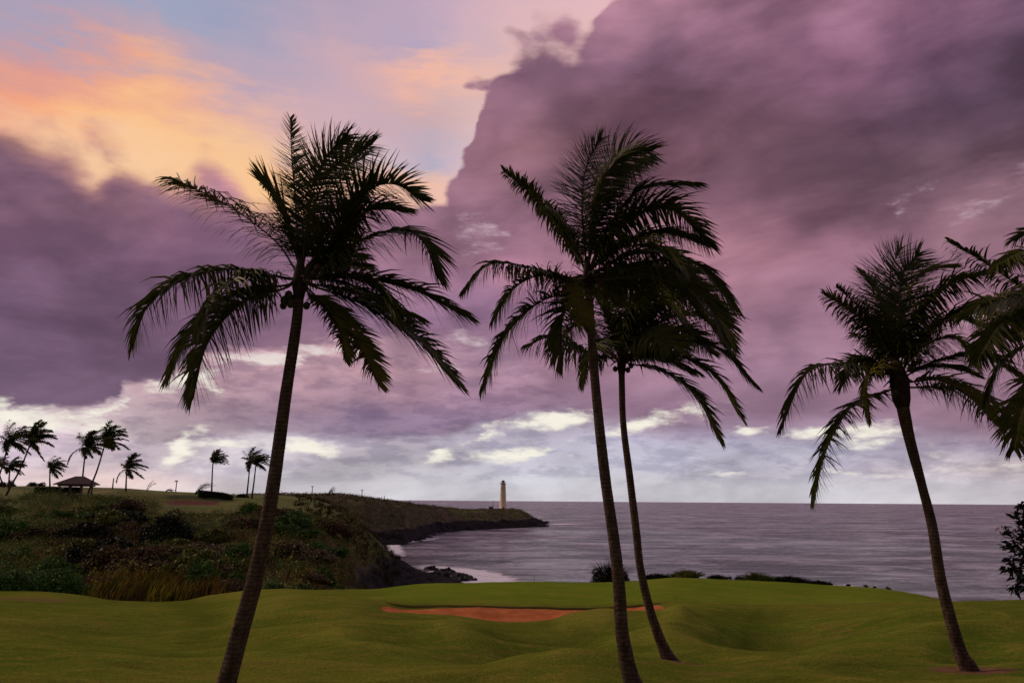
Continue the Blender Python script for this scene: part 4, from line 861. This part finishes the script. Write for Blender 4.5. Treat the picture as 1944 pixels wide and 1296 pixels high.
# ------------------------------------------------------------------ rocks along the shore
mRock = noisy('basalt', (.010, .008, .009), (.026, .020, .022), .9, .6, .8, bd=.2)
def rock(c_, r_, seed, group, label):
    rg = np.random.default_rng(seed); mb = MB(); n = 12; pr = [(.1, .62), (.55, .5), (.85, .2), (1., -.1), (.95, -.5)][::-1]
    mb.lathe(Vector((0, 0, 0)), pr, n); V = np.array([list(v) for v in mb.v]); V *= (1+.28*rg.normal(size=(len(V), 1)))*np.array([r_*rg.uniform(.8, 1.5), r_*rg.uniform(.7, 1.2), r_*rg.uniform(.5, .9)])
    mb.v = [Vector(v)+Vector(c_) for v in V]; o_ = mb.build('shore_rock', mRock); tag(o_, label, 'rock', group); return o_
for i_, (u, v, r_) in enumerate([(752,1034,1.),(762,1032,1.2),(800,1024,1.6),(808,1020,1.8),(795,1027,1.3),(822,1015,1.6),(786,1026,1.4),(776,1024,1.2),(833,1011,1.5),(1041,995,1.4),(1047,994,1.2),(1030,997,1.8),(1016,998,1.2),(985,1000,1.3),(962,1001,1.1)]):
    x = P(u, v, 100)-CAM; w_ = CAM+x*((.1-17)/x.z); rock(w_, r_, 400+i_, 'small black rocks in the surf of the far cove', 'small black rock in the surf along the far shore of the cove')
for i_, (u, v, r_) in enumerate([(850,1086,1.3),(862,1090,1.5),(872,1094,1.3),(880,1091,.8),(890,1097,1.0),(897,1100,.7),(860,1097,1.6),(868,1101,1.4),(845,1095,1.8),(830,1088,1.6),(902,1098,.5),(880,1101,1.),(838,1083,1.2),(853,1101,1.5),(820,1080,1.3)]):
    x = P(u, v, 100)-CAM; w_ = CAM+x*((.35-17)/x.z); rock(w_, r_, 440+i_, 'black rocks at the tip of the near point', 'jagged black rock in the white surf at the tip of the near point')

# ------------------------------------------------------------------ palms on the far plateau
def far_palm(top, base, D, rad, label, seed, nf=23, lean=.5, Lf=.5, up_=.35):
    r_ = np.random.default_rng(seed); bs = on(base[0], D, 'B'); t = empty('palm_tree', bs, label, 'palm tree', 'wind-bent palms on the far plateau')
    tp = P(top[0], top[1], D); mid = bs.lerp(tp, .5)+Vector(((tp.x-bs.x)*.10, 0, 0)); q1 = bs.lerp(tp, .2)+Vector(((tp.x-bs.x)*.04, 0, 0))
    mb = MB(); sp = smooth_path([bs-Vector((0, 0, .3)), q1, mid, tp], 16); mb.tube([Vector(x) for x in sp], list(np.linspace(.23, .13, 16)), 8); mb.build('trunk', mTrunk, t, True)
    VV, QQ = [], []; R = rad/F*D; k0 = 0
    for i in range(nf):
        a = 2*math.pi*(i+r_.uniform(-.3, .3))/nf; e = r_.uniform(-.45, 1.45) if i % 2 else r_.uniform(.5, 1.5); dv = np.array([math.cos(a)*math.cos(e), math.sin(a)*math.cos(e), math.sin(e)+up_*.3]); dv /= np.linalg.norm(dv)
        if dv[0] < -.3 and r_.uniform() < .55: dv[0] *= -.6
        cur = np.array(tp); path = [cur.copy()]; ln = R*r_.uniform(.95, 1.3)
        for s_ in range(9): dv = dv+np.array([.10*lean*2, .01, -.12]); dv /= np.linalg.norm(dv); cur = cur+dv*ln/9; path.append(cur.copy())
        path = np.array(path); v_, q_ = leaflets(path, R*Lf*.62, 26, .15*R/3.5*1.3, .7, r_, .1, .35, 2); VV.append(v_); QQ.append(q_+k0); k0 += len(v_)
        v_, q_ = tube_np(path, .05, .02, 4); VV.append(v_); QQ.append(q_+k0); k0 += len(v_)
    mesh_np('crown', np.concatenate(VV), np.concatenate(QQ), mFrond, t)
for a in [((18,836),(-18,0),168,38,'palm with a leaning trunk, its crown cut by the left picture edge',501),
          ((58,842),(8,0),166,42,'leaning palm with a long curved trunk, second from the left edge',502),
          ((19,886),(12,0),186,24,'small palm between the two leaning trunks at the left edge',503),
          ((-4,884),(3,0),190,22,'small palm trunk at the very left edge with its crown mostly outside',504),
          ((95,889),(91,0),190,26,'short palm standing left of the picnic shelter',505),
          ((163,848),(151,0),172,36,'palm rising from behind the picnic shelter roof',506),
          ((200,840),(163,0),162,38,'palm bending over the right end of the shelter roof',507),
          ((241,889),(236,0),180,30,'short palm right of the shelter and the bare post',508),
          ((404,879),(400,0),186,25,'lone palm above the clipped hedge',509),
          ((475,876),(467,0),188,24,'left palm of the pair beside the tallest palm trunk',510),
          ((486,880),(477,0),184,26,'right palm of the pair beside the tallest palm trunk',511)]:
    far_palm(*a)

# ------------------------------------------------------------------ picnic shelter
mRoof = noisy('roof_shingle', (.085, .048, .042), (.13, .075, .065), 3, .85, .4, (1, 1, 4))
mWood = noisy('shelter_wood', (.11, .07, .055), (.16, .10, .08), 6, .7, .3)
D_ = 165; c_ = on(146, D_, 'B'); fl = c_.z = P(146, 938, D_).z-.1
t = empty('picnic_shelter', c_, 'open picnic shelter with a brown hipped roof on posts', 'shelter')
ez = P(146, 919, D_).z; pk = P(150, 903.5, D_).z; hw = 31/F*D_; cx_ = P(146, 919, D_).x
mb = MB(); b0 = 0
E = [(-hw, -2.6), (hw, -2.6), (hw, 2.6), (-hw, 2.6)]
for zz, sc in ((ez-.12, 1.), (ez+.04, 1.02)):
    for x, y in E: mb.v.append(Vector((cx_+x*sc, D_+y*sc, zz)))
mb.v += [Vector((cx_-.9+.4, D_, pk)), Vector((cx_+.9+.4, D_, pk))]
mb.f += [(3,2,1,0),(0,1,5,4),(1,2,6,5),(2,3,7,6),(3,0,4,7),(4,5,9,8),(5,6,9),(6,7,8,9),(7,4,8)]; mb.build('roof', mRoof, t)
mb = MB()
for y in (-2.1, 2.1): mb.box((cx_, D_+y, ez-.28), (hw*.8, .1, .14))
for x in (-hw*.8+.1, hw*.8-.1): mb.box((cx_+x, D_, ez-.28), (.1, 1.98, .13))
mb.build('beam', mWood, t)
for x in (-.68, -.05, .62):
    for y in (-2.1, 2.1):
        mb = MB(); gx = cx_+x*hw; zt = ez-.43; mb.box((gx, D_+y, (fl-1+zt)/2), (.10, .10, (zt-fl+1)/2)); mb.box((gx, D_+y, zt-.1), (.26, .10, .07)); mb.box((gx, D_+y, fl+.25), (.17, .17, .3)); mb.build('post', mWood, t)
# hedges
def hedge(u0, u1, D_, vt, hgt, dep, label, seed, rise=0.):
    r_ = np.random.default_rng(seed); a, b_ = on(u0, D_, 'B'), on(u1, D_, 'B'); t = empty('hedge', a, label, 'hedge'); n = 16000
    s_ = r_.uniform(0, 1, n); fz = r_.uniform(0, 1, n); fy = r_.uniform(-1, 1, n); pick = r_.integers(0, 3, n); fz = np.where(pick == 0, 1-.08*r_.uniform(size=n), fz); fy = np.where(pick == 1, -1+.1*r_.uniform(size=n), fy)
    C = np.stack([a.x+(b_.x-a.x)*s_, np.full(n, D_)+fy*dep+rise*s_, a.z+(b_.z-a.z)*s_+hgt*fz*(1-.3*sstep(.7, 1., s_)*fz)], 1)+r_.normal(size=(n, 3))*.06
    V, Q = leaves_np(C, .2, r_, .5); mesh_np('foliage', V, Q, mHedge if rise else mLBlack, t)
    mb = MB(); mb.tube([a+Vector((0, 0, hgt*.4)), b_+Vector((0, rise, hgt*.4))], min(hgt*.38, dep*.7), 8); mb.build('inner_twigs', mDry, t)
hedge(378, 428, 176, 0, 1.4, 1.2, 'clipped green hedge with a flat top below the lone palm', 601, 4.)
hedge(66, 118, 172, 0, 1.2, .8, 'dark hedge left of the picnic shelter', 602)
hedge(122, 150, 173, 0, 1.1, .8, 'dark hedge seen through the posts of the shelter', 603)
for (u, d_, R, lab, sd_) in [(460,190,(2.3,1.5,1.),'low dark bush at the foot of the palm pair',610),(508,188,(1.4,1.2,1.1),'dark bush partly hidden by the tallest palm trunk on the skyline',611),(8,196,(2.6,2,1.9),'dark mound-shaped bush on the skyline at the left edge',612),(65,198,(3.,2,1.),'low dark bush on the skyline left of the shelter',613)]:
    sh(u, d_, R, 4000, 14, mLBlack, 'shrub', lab, 'shrub', sd_, .24, 'B', -.1)
# poles and bare trees on the skyline
mPole = noisy('weathered_pole', (.060, .045, .040), (.10, .08, .07), 4, .9, .3, (1, 1, .2))
def pole(u, vt, vb, D_, label, cross=True, w_=.14, wh='BC', nm='utility_pole'):
    b_ = on(u, D_, wh); t = empty(nm, b_, label, 'pole'); h = P(u, vt, D_).z-b_.z; mb = MB(); mb.tube([b_-Vector((0, 0, .4)), b_+Vector((.02*h, 0, h))], [w_, w_*.7], 8); mb.build('shaft', mPole, t, True)
    if cross:
        mb = MB(); mb.box(b_+Vector((.018*h, -.1-w_, h*.93)), (h*.15, .06, .09)); 
        mb.build('crossarm', mPole, t)
        for s_ in (-1, 0, 1):
            mb = MB(); mb.lathe(b_+Vector((.018*h+s_*h*.12, -.1-w_, h*.93+.09)), [(.06, 0), (.08, .1), (.05, .22), (.02, .26)], 8); mb.build('insulator', mPole, t)
pole(210, 907, 926, 186, 'short bare post on the skyline right of the shelter', False, .17, nm='wooden_post')
pole(331, 912, 931, 196, 'utility pole on the skyline beside the leaning dead tree', True)
pole(591, 922, 938, 360, 'leftmost utility pole on the headland ridge', True, .2)
pole(686, 929, 944, 362, 'thick utility pole where the ridge meets the sea horizon', True, .2)
pole(729, 940, 952, 366, 'thin utility pole right of the thick one on the ridge', False, .16)
pole(778, 947, 957, 384, 'faint thin pole seen against the sea on the headland', False, .1)
pole(936, 949, 966, 560, 'thin mast just left of the lighthouse', False, .16)
mTwig = noisy('bare_branch', (.075, .055, .048), (.045, .032, .028), 6, .9, .2)
def bare_tree(u, D_, hpx, lean, label, seed, wh='B', name='bare_tree', n=6, flat=False):
    r_ = np.random.default_rng(seed); b_ = on(u, D_, wh); t = empty(name, b_, label, 'tree'); H = hpx/F*D_; mb = MB(); mb2 = MB(); tips = []
    for k in range(n):
        dv = Vector((lean+r_.uniform(-.2, .25), r_.uniform(-.3, .3), 1.)).normalized(); pp = [b_+Vector((r_.uniform(-.2, .2), 0, -.2))]; m_ = 9; ll = H*r_.uniform(.75, 1.1)
        for s_ in range(m_):
            dv = (dv+Vector((.10+(.35 if flat and s_ > 2 else 0), r_.uniform(-.05, .05), r_.uniform(-.12, .06)-(.2 if flat and s_ > 2 else 0)))).normalized(); pp.append(pp[-1]+dv*ll/m_)
            if s_ > 2:
                e = (dv+Vector((r_.uniform(-.3, .8), r_.uniform(-.5, .5), r_.uniform(-.3, .5)))).normalized()*ll*r_.uniform(.12, .3); q_ = pp[-1]; mb2.tube([q_, q_+e*.6, q_+e+Vector((.1, 0, -.02))], [.035, .025, .01], 4, False); tips += [q_+e*f_ for f_ in (.4, .7, .9, 1.)]
        mb.tube(pp, list(np.linspace(.09 if not flat else .13, .025, len(pp))), 6)
    mb.build('trunk', mTwig, t, True); mb2.build('twigs', mTwig, t)
    C = np.repeat(np.array([list(q_) for q_ in tips]), 4, 0)+r_.normal(size=(len(tips)*4, 3))*.16
    V, Q = leaves_np(C, .16, r_, .3); mesh_np('foliage', V, Q, mLBrown, t)
bare_tree(368, 182, 30, .3, 'wispy bare tree leaning right beside the clipped hedge', 701)
bare_tree(312, 192, 16, .5, 'stunted dead tree blown flat to the right on the skyline', 702, flat=True, n=3)
bare_tree(277, 194, 20, .1, 'faint leafless sapling on the skyline between shelter and dead tree', 703, n=2)
bare_tree(622, 350, 18, .1, 'ragged shrub on the ridge between the utility poles', 704, 'BC', 'skyline_shrub', 9)
bare_tree(560, 300, 7, .0, 'tiny ragged shrub on the ridge right of the tallest palm trunk', 705, 'BC', 'skyline_shrub', 7)
sh(830, 400, (4.6, 3, 3.2), 5000, 20, mLBrown, 'shrub', 'spiky brown bush standing against the sea on the headland', 'shrub', 720, .35, 'C', -.6, spikes=260)
c_ = on(828, 480, 'C')

# ------------------------------------------------------------------ lighthouse
mLH = noisy('lighthouse_plaster', (.88, .68, .46), (.92, .76, .56), .7, .8, .3)
mLHt = noisy('lighthouse_brown', (.16, .085, .065), (.22, .12, .09), 2, .8, .2)
mDark = noisy('lighthouse_dark', (.03, .022, .025), (.05, .04, .04), 3, .4, .2)
D_ = 600; b_ = on(955, D_, 'C'); b_.z = P(955, 968, D_).z-.3; zt = P(955, 911, D_).z; H = zt-b_.z; x0 = P(955, 940, D_).x; b_.x = x0
t = empty('lighthouse', b_, 'tall tapering cream lighthouse at the end of the headland', 'lighthouse')
mb = MB(); mb.lathe(b_, [(3.0, -1), (3.0, .5), (2.6, .9), (1.85, H*.86), (1.88, H*.865)], 24); mb.build('tower', mLH, t, True)
mb = MB(); mb.lathe(b_+Vector((0, 0, H*.865)), [(1.86, 0), (2.15, .35), (2.15, .6), (1.7, .62)], 24); mb.build('gallery', mLHt, t)
rl = MB()
for k in range(16):
    a = k*math.pi/8; q_ = b_+Vector((2.05*math.cos(a), 2.05*math.sin(a), H*.865+.6)); rl.tube([q_, q_+Vector((0, 0, .85))], .04, 5)
for z1 in (.45, .85):
    rl.tube([b_+Vector((2.05*math.cos(k*math.pi/12), 2.05*math.sin(k*math.pi/12), H*.865+.6+z1)) for k in range(25)], .035, 5, False)
rl.build('railing', mLHt, t)
mGl, b, p, o = mat('lantern_glass', .1, .5); p.inputs['Base Color'].default_value = (.6, .58, .55, 1)
mb = MB(); mb.lathe(b_+Vector((0, 0, H*.865+.6)), [(1.15, 0), (1.15, 1.35)], 12); mb.build('lantern_room', mGl, t)
mb = MB(); mb.lathe(b_+Vector((0, 0, H*.865+1.95)), [(1.5, 0), (1.4, .2), (.8, .75), (.15, 1.0), (.1, 1.35)], 16); mb.build('dome', mDark, t, True)
for z1 in (.22, .5, .72):
    r1 = np.interp(z1, [0, .86], [2.45, 1.72]); w_ = MB(); w_.box(b_+Vector((-r1*.55, -r1*.84, H*z1)), (.28, .14, .6), -.58); w_.build('window', mDark, t)
w_ = MB(); w_.box(b_+Vector((.3, -2.48, 1.4)), (.55, .3, 1.1)); w_.build('door', mDark, t)
# small buildings at its foot
mHut = noisy('hut_wall', (.11, .055, .05), (.15, .08, .07), 2, .8, .2); mPale = noisy('pale_wall', (.55, .46, .42), (.62, .52, .48), 2, .8, .2)
g_ = on(932, 585, 'C'); t = empty('hut', g_, 'small dark red hut left of the lighthouse beside the mast', 'hut'); mb = MB(); mb.box(g_+Vector((0, 0, 1.1)), (1.4, 1.3, 1.5)); mb.build('wall', mHut, t)
mb = MB(); bx = g_+Vector((0, 0, 2.6)); mb.v = [bx+Vector(k) for k in ((-1.7,-1.6,0),(1.7,-1.6,0),(1.7,1.6,0),(-1.7,1.6,0),(-1.6,0,.9),(1.6,0,.9))]; mb.f = [(3,2,1,0),(0,1,5,4),(2,3,4,5),(1,2,5),(3,0,4)]; mb.build('roof', mDark, t)
mb = MB(); mb.box(g_+Vector((.3, -1.34, .9)), (.4, .06, .9)); mb.build('door', mDark, t)
g_ = on(942, 580, 'C'); t = empty('low_wall', g_, 'pale low wall at the foot of the lighthouse', 'wall'); mb = MB(); mb.box(g_+Vector((0, 0, .4)), (2.1, .3, .75)); mb.build('masonry', mPale, t); mb = MB(); mb.box(g_+Vector((0, 0, 1.22)), (2.2, .38, .07)); mb.build('coping', mLHt, t)
for (u, d_, R, lab, sd_) in [(918,575,(4.5,2.5,1.7),'flat dark bush on the headland left of the hut',730),(951,572,(1.9,1.6,1.5),'small bush in front of the foot of the lighthouse',731),(972,585,(3.2,2,1.7),'dark bush immediately right of the lighthouse',732),(986,590,(2.6,2,1.),'low bush farthest out on the headland slope',733)]:
    sh(u, d_, R, 2500, 14, mLBlack, 'shrub', lab, 'shrub', sd_, .4, 'C', -.2)
# thin stake on the green's far edge
g_ = on(1014, 60.5, 'A'); mb = MB(); mb.tube([g_-Vector((0, 0, .1)), g_+Vector((.02, 0, .38))], [.02, .012], 6); mb.tube([g_+Vector((.01, 0, .2)), g_+Vector((.07, 0, .3))], [.012, .006], 5); tag(mb.build('stake', mPole), 'tiny twig-like stake on the far edge of the green', 'stake')

# ------------------------------------------------------------------ leafy tree cut by the right edge
rng = np.random.default_rng(77); D_ = 13
b_ = P(2010, 1200, D_); b_.z = gz(b_.x, b_.y, 'A'); t = empty('leafy_tree', b_, 'dark leafy small tree cut by the right picture edge, with a pale blossom', 'tree')
cen = P(1985, 1050, D_); mb = MB(); tips = []
mb.tube([b_-Vector((0, 0, .2)), b_.lerp(cen, .5)+Vector((.05, 0, 0)), cen+Vector((.05, 0, .1)), cen+Vector((0, 0, .6))], [.09, .07, .05, .03], 8)
for (u, v) in [(1938,968),(1930,985),(1942,1000),(1918,1012),(1928,1030),(1912,1038),(1935,1048),(1922,1062),(1916,1080),(1932,1080),(1940,1095),(1926,1112),(1944,1110),(1950,975),(1960,990),(1955,1020),(1950,1040),(1960,1060),(1965,1085),(1958,1105),(1975,970),(1990,960),(2005,985),(1980,1010),(2010,1010),(2030,1040),(2040,1000),(2050,1060),(2030,1090),(2000,1120),(1985,1100),(2060,1030),(2020,1120),(1970,1040),(1946,1065),(1942,1020)]:
    q_ = P(u+4, v, D_+rng.uniform(-.35, .35)); m2 = cen.lerp(q_, .5)+Vector((0, 0, -.05)); mb.tube([cen+Vector((0, 0, .1*rng.uniform(-2, 3))), m2, q_], [.025, .016, .010], 5, False); tips.append((q_, (q_-cen).normalized()))
mb.build('trunk', mDry, t, True)
VV, QQ = [], []; k0 = 0
for q_, dv in tips:
    for k in range(22):
        a = rng.uniform(0, 6.28); e = rng.uniform(-.5, 1.1); lv = np.array([math.cos(a)*math.cos(e), math.sin(a)*math.cos(e), math.sin(e)])*.9+np.array(dv)*.8+np.array([0, 0, -.35]); lv /= np.linalg.norm(lv)
        s_ = np.cross(lv, rng.normal(size=3)); s_ /= np.linalg.norm(s_); L_ = rng.uniform(.09, .16); w_ = L_*.19; o0 = np.array(q_)+rng.normal(size=3)*.04; c1 = o0+lv*L_*.5+np.array([0, 0, .01]); c2 = o0+lv*L_+np.array([0, 0, -.02])
        VV += [o0-s_*w_*.3, o0+s_*w_*.3, c1+s_*w_, c1-s_*w_, c1-s_*w_, c1+s_*w_, c2+s_*w_*.15, c2-s_*w_*.15]
V = np.array(VV); mesh_np('foliage', V, np.arange(len(V)).reshape(-1, 4), mLBlack, t)
mPetal = noisy('petal', (.75, .62, .60), (.82, .72, .70), 20, .6, .1); q_ = P(1897, 1006, D_); VV = []
for k in range(16):
    lv = rng.normal(size=3)*np.array([.6, .6, 1]); lv /= np.linalg.norm(lv); s_ = np.cross(lv, rng.normal(size=3)); s_ /= np.linalg.norm(s_); o0 = np.array(q_)+rng.normal(size=3)*np.array([.012, .012, .03]); VV += [o0, o0+lv*.03+s_*.014, o0+lv*.055, o0+lv*.03-s_*.014]
mesh_np('blossom', np.array(VV), np.arange(len(VV)).reshape(-1, 4), mPetal, t)
mb = MB(); mb.tube([q_, P(1905, 1018, D_), P(1922, 1022, D_)], [.005, .006, .009], 5, False); mb.build('flower_stem', mDry, t)
